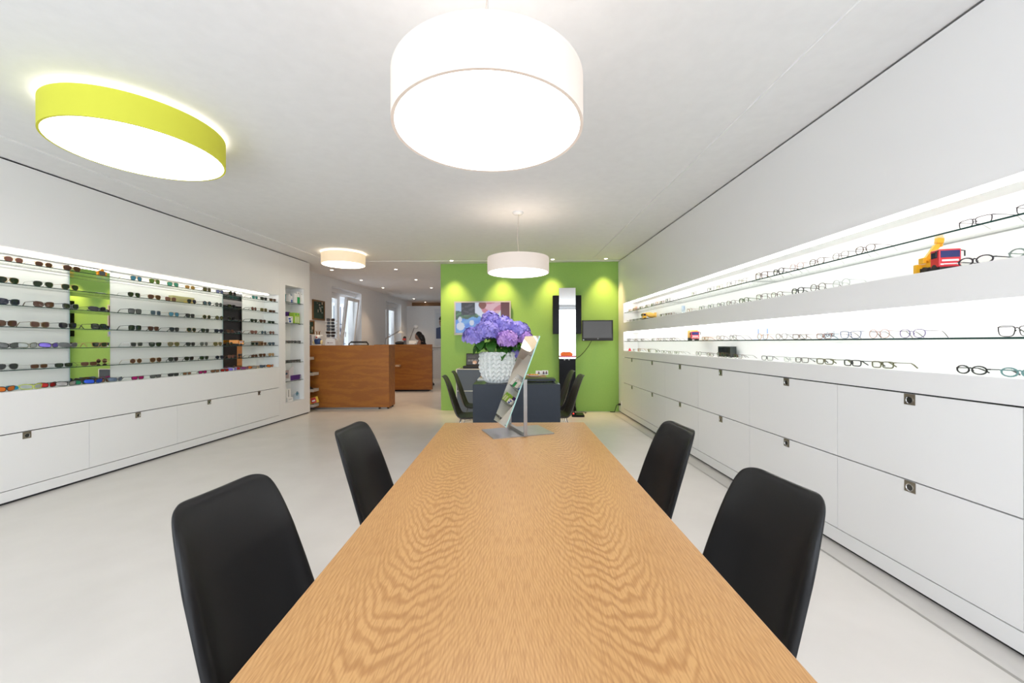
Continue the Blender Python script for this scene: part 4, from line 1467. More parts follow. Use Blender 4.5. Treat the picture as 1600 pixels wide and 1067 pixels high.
def woman():
    # local frame: she faces -x (towards the windows), seated at 0.82 m, head bowed
    J, E = {}, []
    V = Vector
    J['pelvis'] = (V((0, 0, 0.90)), (0.125, 0.15))
    J['waist'] = (V((-0.03, 0, 1.02)), (0.10, 0.125))
    J['chest'] = (V((-0.07, 0, 1.155)), (0.105, 0.14))
    J['collar'] = (V((-0.105, 0, 1.275)), (0.065, 0.10))
    J['neck'] = (V((-0.135, 0, 1.335)), 0.046)
    J['skull'] = (V((-0.165, 0, 1.40)), 0.052)
    E += [('pelvis', 'waist'), ('waist', 'chest'), ('chest', 'collar'), ('collar', 'neck'), ('neck', 'skull')]
    for p, s in (('l', -1), ('r', 1)):
        J[p + 'shoulder'] = (V((-0.095, s * 0.165, 1.255)), 0.050)
        J[p + 'elbow'] = (V((-0.16, s * 0.215, 1.10 if s < 0 else 1.11)), 0.038)
        J[p + 'wrist'] = (V((-0.345, s * 0.12, 1.105)), (0.026, 0.020))
        E += [('collar', p + 'shoulder'), (p + 'shoulder', p + 'elbow'), (p + 'elbow', p + 'wrist')]
        hand(J, E, p, J[p + 'wrist'][0], V((-0.96, -s * 0.2, -0.1)).normalized(), V((0, 0, 1)), V((0, -s, 0)))
        J[p + 'hip'] = (V((-0.03, s * 0.09, 0.885)), 0.095)
        J[p + 'knee'] = (V((-0.40, s * 0.11, 0.86)), 0.062)
        J[p + 'calf'] = (V((-0.39, s * 0.11, 0.66)), 0.056)
        J[p + 'ankle'] = (V((-0.36, s * 0.11, 0.41)), 0.038)
        J[p + 'toe'] = (V((-0.50, s * 0.115, 0.36)), 0.034)
        E += [('pelvis', p + 'hip'), (p + 'hip', p + 'knee'), (p + 'knee', p + 'calf'), (p + 'calf', p + 'ankle'), (p + 'ankle', p + 'toe')]
    t = thing('person', WL, 'seated woman with long dark hair and black sleeveless top, looking down', 'person', math.radians(-8))
    b = skin_body(J, E, 'body', M['skin'])
    b.data.materials.append(M['skin'])
    b.parent = t
    # head, bowed towards the desk
    hd = MB()
    hd.ball((0, 0, 0), 0.098, 0, 24, 18, (0.98, 0.80, 1.18))
    me = hd.mesh('head', True)
    for v in me.vertices:
        x, y, z = v.co
        if x < 0:                       # the face: jaw narrows, nose, brow, lips, eye sockets
            v.co.y *= 1 - 0.30 * max(0, -z / 0.115) * min(1, -x / 0.07)
            v.co.x -= 0.020 * math.exp(-((z + 0.018) / 0.018) ** 2 - (y / 0.014) ** 2)
            v.co.x += 0.008 * math.exp(-((z - 0.008) / 0.014) ** 2) * math.exp(-((abs(y) - 0.032) / 0.016) ** 2)
            v.co.x -= 0.006 * math.exp(-((z + 0.058) / 0.012) ** 2 - (y / 0.022) ** 2)
            v.co.x -= 0.008 * math.exp(-((z + 0.100) / 0.018) ** 2 - (y / 0.025) ** 2)
    tilt = math.radians(24)
    h = link('head', me, M['skin'], t, (-0.185, 0, 1.445), (0, -tilt, 0))
    f = MB()
    for s in (-1, 1):
        f.ball((-0.083, s * 0.032, 0.008), 0.012, 0, 10, 6, (0.7, 1.1, 0.8))
    f.build('eyes', [M['hair']], h, smooth=True)
    MB().ball((-0.092, 0, -0.058), 0.016, 0, 12, 6, (0.6, 1.3, 0.42)).build('mouth', C((0.30, 0.09, 0.08)), h, smooth=True)
    for s in (-1, 1):
        MB().ball((0.005, s * 0.080, -0.005), 0.026, 0, 10, 8, (0.75, 0.35, 1.15)).build('ear', M['skin'], h, smooth=True)
    hr = MB()
    hr.ball((0.044, 0, 0.028), 0.100, 0, 24, 16, (0.98, 0.88, 1.06))
    hr.tube([(0.06, 0, 0.02), (0.085, 0.01, -0.06), (0.085, 0.015, -0.15), (0.06, 0.03, -0.25), (0.04, 0.05, -0.33)], [0.075, 0.085, 0.075, 0.058, 0.02], 12)
    hr.tube([(0.04, -0.06, 0.04), (0.06, -0.08, -0.04), (0.075, -0.08, -0.14), (0.06, -0.07, -0.22)], [0.04, 0.036, 0.03, 0.012], 10)
    hr.tube([(0.04, 0.06, 0.04), (0.06, 0.08, -0.04), (0.075, 0.08, -0.14), (0.06, 0.07, -0.22)], [0.04, 0.036, 0.03, 0.012], 10)
    hr.build('hair', M['hair'], h, smooth=True)
    # sleeveless top and trousers, a little outside the body
    TJ = {k: J[k] for k in ('pelvis', 'waist', 'chest', 'collar')}
    TJ = {'pelvis': (J['pelvis'][0], (0.14, 0.165)), 'waist': (J['waist'][0], (0.115, 0.14)), 'chest': (J['chest'][0], (0.12, 0.155)), 'collar': (V((-0.10, 0, 1.262)), (0.082, 0.118))}
    TE = [('pelvis', 'waist'), ('waist', 'chest'), ('chest', 'collar')]
    for p, s in (('l', -1), ('r', 1)):
        TJ[p + 'strap'] = (V((-0.092, s * 0.125, 1.262)), 0.058)
        TE.append(('collar', p + 'strap'))
    o = skin_body(TJ, TE, 'sleeveless_top', M['cloth_black'])
    o.data.materials.append(M['cloth_black'])
    o.parent = t
    PJ, PE = {'pelvis': (V((0, 0, 0.885)), (0.135, 0.165))}, []
    for p in 'lr':
        for k, r in (('hip', 0.105), ('knee', 0.073), ('calf', 0.066), ('ankle', 0.05)):
            PJ[p + k] = (J[p + k][0], r)
        PE += [('pelvis', p + 'hip'), (p + 'hip', p + 'knee'), (p + 'knee', p + 'calf'), (p + 'calf', p + 'ankle')]
    o = skin_body(PJ, PE, 'trousers', M['jeans'])
    o.data.materials.append(M['jeans'])
    o.parent = t
    return t


woman()

# ------------------------------------------------------------------ portrait poster on the back partition


def portrait(a, b):
    c = (0.62, 0.66, 0.70)
    x = (a - 0.5) * 0.62
    if b < 0.36 + 0.10 * math.cos(min(1.5, abs(x) * 3.4)) and abs(x) < 0.46:
        c = (0.075, 0.10, 0.20)
        if abs(x) < 0.10 and b > 0.33:
            c = (0.40, 0.24, 0.18)
    if (x / 0.17) ** 2 + ((b - 0.64) / 0.20) ** 2 < 1:
        c = (0.44, 0.27, 0.20)
        if abs(b - 0.665) < 0.022 and 0.02 < abs(x) < 0.14:
            c = (0.05, 0.04, 0.04)
        if abs(b - 0.54) < 0.012 and abs(x) < 0.06:
            c = (0.30, 0.12, 0.10)
    if (x / 0.185) ** 2 + ((b - 0.70) / 0.21) ** 2 < 1 and b > 0.745 - 0.03 * math.cos(x * 9):
        c = (0.035, 0.028, 0.025)
    return c


t = thing('poster', (-2.44, 14.045, 1.92), 'tall portrait poster of a dark-haired man in a blue shirt at the back', 'poster')
MB().box(-0.29, 0.29, -0.012, 0, -0.73, 0.53).build('backing', C((0.72, 0.74, 0.77)), t)
link('print', picture_mesh('print', 0.47, 0.90, portrait, 48, 56), attr_mat('poster_print', 0, 0.5), t, (0.0, -0.0125, -0.06))

# green boards framed on the window wall


def board(y, z, w, h, label):
    t = thing('framed_board', Vector((-4.693 + WB * y + 0.001, y, z)), label, 'picture', -math.atan(WB))
    b_ = 0.03
    MB().box(0, 0.022, -w / 2, w / 2, -h / 2, -h / 2 + b_).box(0, 0.022, -w / 2, w / 2, h / 2 - b_, h / 2).box(0, 0.022, -w / 2, -w / 2 + b_, -h / 2 + b_, h / 2 - b_).box(0, 0.022, w / 2 - b_, w / 2, -h / 2 + b_, h / 2 - b_).build('frame', M['frame_wood'], t)
    MB().box(0.001, 0.008, -w / 2 + b_, w / 2 - b_, -h / 2 + b_, h / 2 - b_).build('board', M['board'], t)
    mk = MB()
    for k in range(9):
        y0, z0 = random.uniform(-w * 0.32, w * 0.28), random.uniform(-h * 0.36, h * 0.36)
        mk.box(0.008, 0.011, y0, y0 + random.uniform(0.02, 0.06), z0, z0 + random.choice((0.008, 0.03, 0.06)), k % 3)
    mk.build('pinned_slip', [C((0.45, 0.36, 0.30)), C((0.25, 0.30, 0.26)), C((0.5, 0.4, 0.3))], t)['kind'] = 'stuff'
    return t


board(8.43, 1.965, 0.46, 0.42, 'wood framed dark green board on the window wall, upper one')
board(8.08, 1.585, 0.36, 0.30, 'wood framed dark green board on the window wall, lower one behind the display wall')

# ------------------------------------------------------------------ things on the front counter
CT = 1.225
t = thing('figurine', (-3.80, 7.80, CT), 'small white animal figurine with brown antlers, red nose and blue body', 'figurine')
MB().ball((0, 0, 0.075), 0.065, 0, 16, 12, (1.15, 0.9, 1.1)).build('body', C((0.02, 0.06, 0.20)), t, smooth=True)
MB().box(-0.085, 0.085, -0.06, 0.06, 0, 0.02).build('base', M['white_pl'], t, bevel=0.006)
for s in (-1, 1):
    MB().ball((s * 0.075, -0.02, 0.06), 0.032, 0, 12, 8, (0.8, 0.8, 1.4)).build('leg', C((0.72, 0.60, 0.30)), t, smooth=True)
hd = MB().ball((0, 0, 0.165), 0.052, 0, 16, 12, (1.1, 0.9, 0.9)).ball((0, -0.045, 0.152), 0.03, 0, 12, 8).ball((-0.065, 0, 0.19), 0.02, 0, 10, 6, (1.5, 0.5, 0.8)).ball((0.065, 0, 0.19), 0.02, 0, 10, 6, (1.5, 0.5, 0.8)).build('head', M['white_pl'], t, smooth=True)
MB().ball((0.008, -0.078, 0.158), 0.016, 0, 10, 8).build('nose', C((0.5, 0.02, 0.03)), hd, smooth=True)
an = MB()
for s in (-1, 1):
    an.tube([(s * 0.018, 0, 0.205), (s * 0.025, 0, 0.25), (s * 0.045, 0, 0.285)], [0.012, 0.010, 0.004], 6).tube([(s * 0.024, 0, 0.24), (s * 0.008, 0, 0.28)], [0.008, 0.003], 6)
an.build('antlers', C((0.28, 0.13, 0.04)), hd, smooth=True)
t = thing('patterned_box', (-3.925, 7.80, CT), 'dark and white striped upright box at the far left of the front counter', 'box')
MB().box(-0.06, 0.055, -0.04, 0.04, 0, 0.215).build('body', M['white_pl'], t)
for k in range(7):
    MB().box(-0.061, 0.02, -0.042, -0.0405, 0.012 + k * 0.028, 0.030 + k * 0.028).build('stripe', C((0.05, 0.05, 0.12)), t)

# rack of six sunglasses on the counter
RK = Vector((-3.56, 7.84, CT))
t = thing('sunglasses_rack', RK, 'white upright counter rack holding a column of six dark sunglasses', 'rack')
MB().prism([(-0.10, 0), (0.10, 0), (0.095, 0.09), (0.075, 0.135), (-0.075, 0.135), (-0.095, 0.09)], -0.04, 0.06).build('base', M['white_pl'], t)
MB().box(-0.05, 0.05, -0.043, -0.0405, 0.045, 0.052).box(-0.055, -0.035, -0.043, -0.0405, 0.04, 0.06).build('sign', C((0.22, 0.10, 0.10)), t)
MB().box(-0.016, 0.016, 0.0, 0.02, 0.136, 0.53).build('column', M['white_pl'], t)
for k in range(6):
    z = 0.150 + k * 0.0625
    MB().box(-0.105, 0.115, -0.03, 0.0, z, z + 0.008).box(-0.105, -0.09, -0.03, 0.0, z + 0.009, z + 0.022).box(0.10, 0.115, -0.03, 0, z + 0.009, z + 0.022).build('holder', M['white_pl'], t)
RACK_SPOTS = [RK + Vector((0.003, -0.028, 0.1585 + k * 0.0625)) for k in range(6)]

# tray stand at the left end of the counter
t = thing('tray_stand', (-3.86, 7.50, 0), 'grey stand of four small open trays at the left end of the front counter', 'stand')
MB().box(-0.14, -0.11, 0.07, 0.10, 0.0, 1.05).build('post', M['steel'], t)
for z in (0.955, 0.665, 0.36, 0.075):
    s = 0.0 if z > 0.9 else 0.09
    tr = MB().box(-0.14, 0.075 + s, -0.11, 0.11, z, z + 0.012).box(0.065 + s, 0.075 + s, -0.11, 0.11, z + 0.012, z + 0.052).box(-0.14, 0.065 + s, -0.11, -0.10, z + 0.012, z + 0.052).box(-0.14, 0.065 + s, 0.10, 0.11, z + 0.012, z + 0.052)
    tr.build('tray', C((0.52, 0.47, 0.42)), t)
for z, lb_, gc in ((0.678, 'black spectacle case with green lining in the second tray of the stand', (0.05, 0.30, 0.08)), (0.373, 'black spectacle pouch standing in the third tray of the stand', None), (0.088, 'flat black spectacle case in the lowest tray of the stand', None)):
    c = thing('spectacle_case', (-3.83, 7.50, z), lb_, 'case')
    hh = 0.09 if z < 0.6 else 0.07
    MB().prism([(-0.11, 0), (0.10, 0), (0.085, 0.02), (-0.02, hh), (-0.10, hh)], -0.05, 0.05).build('shell', M['black_matte'], c)
    if gc:
        MB().box(-0.02, 0.075, -0.045, 0.045, 0.0205, 0.04).build('lining', C(gc), c, (0.01, 0, 0.005), (0, math.radians(20), 0))
c = thing('leaflet', (-3.745, 7.43, 0.19), 'yellow and red leaflet leaning out of the lowest tray of the stand', 'leaflet', 0)
MB().box(-0.15, 0.13, -0.004, 0.004, -0.055, 0.055).build('sheet', C((0.75, 0.50, 0.06)), c, rot=(0, math.radians(-16), 0))
MB().box(-0.01, 0.09, -0.006, -0.0045, -0.05, 0.05).build('red_panel', C((0.55, 0.05, 0.05)), c, rot=(0, math.radians(-16), 0))
MB().box(0.01, 0.07, -0.0075, -0.0065, -0.02, 0.005).build('white_panel', M['paper'], c, rot=(0, math.radians(-16), 0))

# ------------------------------------------------------------------ spectacles
N_ = 18


def outline(kind):
    """lens outline (x outwards, z up) and the half distance between lens centres"""
    P = []
    for i in range(N_):
        q = 2 * PI * i / N_
        c, s = math.cos(q), math.sin(q)

        def se(w, h, n):
            return (w * math.copysign(abs(c) ** (2 / n), c), h * math.copysign(abs(s) ** (2 / n), s))
        if kind == 'round':
            p = (0.0245 * c, 0.0235 * s)
        elif kind == 'panto':
            p = se(0.0245, 0.021, 2.3)
            p = (p[0] * (1 + 0.10 * p[1] / 0.021), p[1])
        elif kind == 'oval':
            p = (0.0265 * c, 0.0175 * s)
        elif kind == 'aviator':
            p = se(0.0285, 0.0245, 2.5)
            p = (p[0] * (1 + 0.16 * p[1] / 0.0245) + (0.003 if p[1] < 0 else 0) * abs(p[1]) / 0.0245, p[1])
        elif kind == 'square':
            p = se(0.0285, 0.0245, 4)
        elif kind == 'rect':
            p = se(0.0275, 0.0165, 4)
            p = (p[0] * (1 + 0.05 * p[1] / 0.0165), p[1])
        elif kind == 'wayfarer':
            p = se(0.0275, 0.0215, 3.6)
            p = (p[0] * (1 + 0.13 * p[1] / 0.0215), p[1] + 0.06 * max(0, p[0]))
        elif kind == 'cat':
            p = se(0.0290, 0.0225, 2.8)
            p = (p[0], p[1] + 0.16 * max(0, p[0]) * (1 if p[1] > 0 else 0.2))
        else:   # sport: one long wrapped lens
            p = se(0.0350, 0.0195, 2.9)
            p = (p[0], p[1] + 0.10 * p[0])
        P.append(p)
    cd = {'sport': 0.0395, 'aviator': 0.0355, 'square': 0.0355, 'cat': 0.0355, 'wayfarer': 0.0350}.get(kind, 0.0325)
    return P, cd


GM = {}


def spec_meshes(kind, thick):
    key = (kind, thick)
    if key in GM:
        return GM[key]
    P, cd = outline(kind)
    r = {'m': 0.0019, 'a': 0.0031, 's': 0.0032}[thick]
    wrap = 5.0 if kind == 'sport' else 1.3
    zc = -min(p[1] for p in P) + r

    def pt(s, p):
        x = s * (cd + p[0])
        return Vector((x, -wrap * x * x, zc + p[1]))
    fr = MB()
    for s in (-1, 1):
        fr.tube([pt(s, p) for p in P], r, 4, closed=True)
    inner = max(P, key=lambda p: -p[0] + 0.35 * p[1])
    a, b = pt(-1, inner), pt(1, inner)
    mid = (a + b) / 2 + Vector((0, 0.001, 0.0035))
    fr.tube([a, mid, b], r * 1.05, 4)
    if kind == 'aviator':
        top = max(P, key=lambda p: p[1] - 0.4 * p[0])
        fr.tube([pt(-1, top), pt(1, top)], r, 4)
    for s in (-1, 1):     # end pieces and nose pads
        o_ = max(P, key=lambda p: p[0] + 0.8 * p[1])
        e = pt(s, o_)
        fr.tube([e, e + Vector((s * 0.005, -0.002, 0.0)), e + Vector((s * 0.006, -0.010, 0))], r * 1.15, 4)
        i_ = pt(s, inner) + Vector((0, -0.004, -0.009))
        fr.tube([i_ + Vector((0, 0, 0.003)), i_ - Vector((s * -0.001, 0, 0.003))], 0.0018, 4)
    frame = fr.mesh('frame')
    lens = []
    for s in (-1, 1):
        mb = MB()
        k = len(P)
        v0 = [pt(s, p) + Vector((0, 0.0006, 0)) for p in P]
        v1 = [pt(s, p) - Vector((0, 0.0006, 0)) for p in P]
        c0 = pt(s, (0, 0)) + Vector((0, 0.0016, 0))
        c1 = pt(s, (0, 0)) + Vector((0, 0.0004, 0))
        vs = v0 + v1 + [c0, c1]
        fs = [(i, (i + 1) % k, 2 * k) for i in range(k)] + [(k + (i + 1) % k, k + i, 2 * k + 1) for i in range(k)] + [(i, k + i, k + (i + 1) % k, (i + 1) % k) for i in range(k)]
        mb.add(vs, fs)
        lens.append(mb.mesh('lens', True, 50))
    temp = []
    for s in (-1, 1):
        o_ = max(P, key=lambda p: p[0] + 0.8 * p[1])
        e = pt(s, o_) + Vector((s * 0.006, -0.010, 0))
        rt = {'m': 0.0013, 'a': 0.0025, 's': 0.0026}[thick]
        h = e.z
        mb = MB()
        mb.tube([e, e + Vector((s * 0.001, -0.045, -0.0015)), e + Vector((-s * 0.001, -0.085, -0.003)), e + Vector((-s * 0.003, -0.102, -h * 0.35)), (e.x - s * 0.007, e.y - 0.128, max(0.0026, h * 0.06))], [rt * 1.1, rt, rt, rt * 1.4, rt * 1.3], 4)
        temp.append(mb.mesh('temple'))
    GM[key] = (frame, lens, temp)
    for me in [frame] + lens + temp:
        me.materials.append(None)
    return GM[key]


def spectacles(name, loc, rz, kind, thick, lens_m, frame_m, label, group, cat, scale=1.0, temple_m=None):
    t = thing(name, loc, label, cat, rz, group)
    t.scale = (scale, scale, scale)
    frame, lens, temp = spec_meshes(kind, thick)

    def part(nm, me, m_):
        o = bpy.data.objects.new(nm, me)
        COL.objects.link(o)
        o.parent = t
        o.material_slots[0].link = 'OBJECT'
        o.material_slots[0].material = m_
    part('frame', frame, frame_m)
    for me in lens:
        part('lens', me, lens_m)
    for me in temp:
        part('temple', me, temple_m or frame_m)
    return t


LCOL = {'brown': (0.11, 0.050, 0.030), 'rose': (0.24, 0.11, 0.09), 'green': (0.022, 0.040, 0.020), 'grey': (0.045, 0.050, 0.052), 'black': (0.010, 0.011, 0.012), 'navy': (0.018, 0.025, 0.05),
        'blue': (0.10, 0.30, 0.42), 'teal': (0.10, 0.36, 0.27), 'lime': (0.16, 0.26, 0.07), 'amber': (0.42, 0.26, 0.08), 'olive': (0.15, 0.14, 0.06), 'lilac': (0.22, 0.24, 0.42),
        'turquoise': (0.10, 0.52, 0.45), 'smoke': (0.13, 0.14, 0.14), 'steel': (0.08, 0.13, 0.17), 'gold': (0.45, 0.30, 0.15),
        'orange': (0.85, 0.22, 0.03), 'red': (0.55, 0.03, 0.03), 'magenta': (0.62, 0.03, 0.25), 'cobalt': (0.03, 0.10, 0.62), 'cyan': (0.02, 0.35, 0.55), 'violet': (0.25, 0.18, 0.75),
        'silver': (0.45, 0.44, 0.42), 'clear': (0.42, 0.46, 0.44), 'emerald': (0.02, 0.30, 0.14), 'purple': (0.32, 0.08, 0.30), 'bronze': (0.35, 0.16, 0.09), 'sky': (0.16, 0.22, 0.32)}
MIRRORED = {'orange', 'red', 'magenta', 'cobalt', 'cyan', 'violet', 'silver', 'emerald', 'turquoise', 'bronze', 'purple', 'sky'}
LM = {k: lens_mat('lens_' + k, v, 0.55 if k in MIRRORED else 0.1) for k, v in LCOL.items()}
FCOL = {'gold': ((0.50, 0.32, 0.13), 0.3, 0.8), 'silver': ((0.55, 0.55, 0.54), 0.3, 0.8), 'black': ((0.010, 0.010, 0.011), 0.3, 0), 'tortoise': ((0.10, 0.040, 0.015), 0.3, 0), 'beige': ((0.40, 0.27, 0.18), 0.35, 0),
        'white': ((0.70, 0.72, 0.72), 0.35, 0), 'grey': ((0.22, 0.23, 0.25), 0.35, 0), 'neon': ((0.62, 0.72, 0.04), 0.4, 0), 'navy': ((0.02, 0.03, 0.07), 0.35, 0), 'green': ((0.10, 0.17, 0.035), 0.4, 0), 'rose': ((0.42, 0.16, 0.11), 0.35, 0),
        'brown': ((0.16, 0.075, 0.035), 0.35, 0), 'violet': ((0.16, 0.12, 0.34), 0.35, 0), 'blue': ((0.10, 0.18, 0.36), 0.35, 0), 'pink': ((0.66, 0.42, 0.36), 0.35, 0), 'orange': ((0.62, 0.26, 0.07), 0.4, 0), 'clear': ((0.62, 0.64, 0.62), 0.3, 0),
        'cream': ((0.60, 0.55, 0.42), 0.4, 0), 'plum': ((0.03, 0.02, 0.035), 0.35, 0), 'mint': ((0.35, 0.44, 0.40), 0.35, 0), 'olive': ((0.20, 0.19, 0.09), 0.35, 0), 'teal': ((0.20, 0.42, 0.42), 0.35, 0), 'steel': ((0.30, 0.28, 0.26), 0.35, 0.6)}
FM = {k: mat('frame_' + k, tuple(x * (0.55 if not m and k not in ('white', 'neon', 'clear') else 0.8) for x in c), r, m) for k, (c, r, m) in FCOL.items()}
SHAPE = {'round': 'round', 'panto': 'panto', 'oval': 'oval', 'aviator': 'aviator', 'square': 'square', 'rect': 'rectangular', 'wayfarer': 'broad-browed', 'cat': 'cat-eye', 'sport': 'wraparound'}
THK = {'m': 'thin', 'a': 'thick', 's': 'sporty'}

# left wall, row by row from the top: sight-line x, lens, frame, shape, rim
LEFT = [
 [(21.5, 'rose', 'gold', 'panto', 'm'), (68.5, 'brown', 'gold', 'panto', 'm'), (112.8, 'brown', 'gold', 'aviator', 'm'), (213.3, 'blue', 'gold', 'aviator', 'm'), (242, 'lime', 'gold', 'aviator', 'm'), (270.4, 'teal', 'gold', 'aviator', 'm'),
  (297, 'amber', 'gold', 'panto', 'm'), (323.8, 'olive', 'tortoise', 'square', 'a'), (343.6, 'lilac', 'navy', 'wayfarer', 'a'), (363.7, 'black', 'tortoise', 'square', 'a'), (398.6, 'turquoise', 'grey', 'wayfarer', 'a'), (412.5, 'grey', 'black', 'wayfarer', 'a'), (426.4, 'brown', 'tortoise', 'wayfarer', 'a')],
 [(12.3, 'green', 'gold', 'aviator', 'm'), (67.5, 'green', 'silver', 'aviator', 'm'), (109.8, 'green', 'gold', 'aviator', 'm'), (209.7, 'green', 'silver', 'aviator', 'm'), (241.5, 'brown', 'gold', 'aviator', 'm'), (267, 'rose', 'rose', 'cat', 'm'),
  (299.8, 'navy', 'gold', 'aviator', 'm'), (323.8, 'steel', 'tortoise', 'round', 'a'), (342, 'smoke', 'black', 'round', 'a'), (362, 'black', 'black', 'wayfarer', 'a'), (397, 'rose', 'tortoise', 'round', 'a'), (412.3, 'olive', 'gold', 'square', 'm'), (425.4, 'brown', 'tortoise', 'rect', 'a')],
 [(14, 'navy', 'navy', 'cat', 'a'), (68.5, 'brown', 'tortoise', 'cat', 'a'), (110.8, 'green', 'grey', 'cat', 'a'), (155, 'black', 'navy', 'sport', 'a'), (211, 'smoke', 'black', 'square', 'a'), (243.4, 'steel', 'clear', 'square', 'a'),
  (271.8, 'blue', 'gold', 'aviator', 'm'), (297.4, 'grey', 'black', 'wayfarer', 'a'), (323.2, 'green', 'gold', 'round', 'm'), (342.8, 'olive', 'black', 'round', 'a'), (361.4, 'black', 'black', 'cat', 'a'), (396.8, 'green', 'black', 'wayfarer', 'a'), (410.6, 'brown', 'brown', 'wayfarer', 'a'), (424, 'green', 'black', 'rect', 'a')],
 [(10, 'brown', 'tortoise', 'cat', 'a'), (62.3, 'brown', 'beige', 'cat', 'a'), (106, 'black', 'black', 'cat', 'a'), (154.7, 'green', 'black', 'square', 'a'), (211, 'green', 'black', 'square', 'a'), (240, 'brown', 'tortoise', 'wayfarer', 'a'),
  (272.5, 'grey', 'black', 'wayfarer', 'a'), (299.4, 'green', 'gold', 'aviator', 'm'), (320.6, 'green', 'black', 'wayfarer', 'a'), (342, 'navy', 'navy', 'wayfarer', 'a'), (359.5, 'brown', 'tortoise', 'wayfarer', 'a'), (397, 'rose', 'rose', 'cat', 'a'), (412, 'steel', 'grey', 'round', 'a'), (424.9, 'rose', 'brown', 'round', 'a')],
 [(13.5, 'smoke', 'black', 'sport', 's'), (44.5, 'clear', 'olive', 'sport', 's'), (80, 'violet', 'black', 'sport', 's'), (110, 'smoke', 'grey', 'sport', 's'), (155.6, 'green', 'gold', 'wayfarer', 'a'), (213.5, 'grey', 'silver', 'wayfarer', 'a'), (242.5, 'green', 'black', 'wayfarer', 'a'),
  (271.3, 'olive', 'gold', 'aviator', 'm'), (297.8, 'grey', 'black', 'wayfarer', 'a'), (318.8, 'smoke', 'silver', 'aviator', 'm'), (340.3, 'olive', 'gold', 'aviator', 'm'), (358.5, 'green', 'tortoise', 'round', 'a'), (397.9, 'black', 'mint', 'wayfarer', 'a'), (411.6, 'brown', 'gold', 'wayfarer', 'a'), (424.3, 'steel', 'black', 'wayfarer', 'a')],
 [(10.8, 'grey', 'silver', 'aviator', 'm'), (61, 'brown', 'steel', 'rect', 'm'), (99.3, 'green', 'black', 'rect', 'm'), (138.6, 'brown', 'brown', 'rect', 'm'), (212.3, 'brown', 'gold', 'round', 'm'), (243.3, 'brown', 'gold', 'aviator', 'm'),
  (270.8, 'grey', 'black', 'wayfarer', 'a'), (295.6, 'black', 'black', 'wayfarer', 'a'), (319, 'green', 'grey', 'wayfarer', 'a'), (342.9, 'navy', 'black', 'panto', 'm'), (361, 'rose', 'brown', 'wayfarer', 'a'), (397.5, 'brown', 'tortoise', 'rect', 'a'), (410, 'brown', 'brown', 'wayfarer', 'a'), (424, 'gold', 'gold', 'aviator', 'm')],
 [(9, 'orange', 'black', 'sport', 's'), (28.5, 'cyan', 'white', 'sport', 's'), (51, 'clear', 'neon', 'sport', 's'), (75, 'red', 'black', 'sport', 's'), (105.8, 'silver', 'black', 'sport', 's'), (126, 'emerald', 'black', 'sport', 's'), (147.8, 'cobalt', 'black', 'sport', 's'), (163, 'bronze', 'black', 'sport', 's'),
  (183, 'sky', 'grey', 'sport', 's'), (215, 'magenta', 'black', 'rect', 's'), (243, 'smoke', 'black', 'rect', 's'), (270.8, 'grey', 'black', 'rect', 's'), (292, 'bronze', 'mint', 'rect', 's'), (316.6, 'magenta', 'black', 'rect', 's'), (336, 'bronze', 'black', 'rect', 's'), (351, 'red', 'black', 'rect', 's'),
  (364.5, 'violet', 'white', 'sport', 's'), (375, 'red', 'blue', 'sport', 's'), (384.5, 'purple', 'rose', 'sport', 's'), (393.5, 'orange', 'black', 'sport', 's'), (402, 'silver', 'gold', 'sport', 's'), (411.5, 'sky', 'navy', 'sport', 's'), (423.5, 'orange', 'black', 'sport', 's')],
]
LROW = ['top glass shelf', 'second glass shelf', 'third glass shelf', 'fourth glass shelf', 'fifth glass shelf', 'sixth glass shelf', 'white niche floor']
for r_, row in enumerate(LEFT):
    z = (ZF + [LB])[r_] + 0.0004
    for i, (px, ln, fc, kd, th) in enumerate(row):
        sport_row = r_ == 6 and i < 9
        d = 0.05 + random.uniform(-0.006, 0.012)
        if r_ == 6:
            d = 0.062 if i % 2 == 0 else 0.10
            if i >= 9 and i < 16:
                d = 0.05
        s = on_left(px, d)
        p = left_pt(s, d, z)
        rz = -PI / 2 + TH_L + math.radians(random.uniform(-9, 5))
        lab = f'{ln} lensed {SHAPE[kd]} sunglasses, {fc} frame, {ORD[i]} from left on {LROW[r_]}, left wall'
        spectacles('sunglasses', p, rz, kd, th, LM[ln], FM[fc], lab, 'sunglasses on the left display wall', 'sunglasses', 1.0 if r_ < 6 else 0.97)

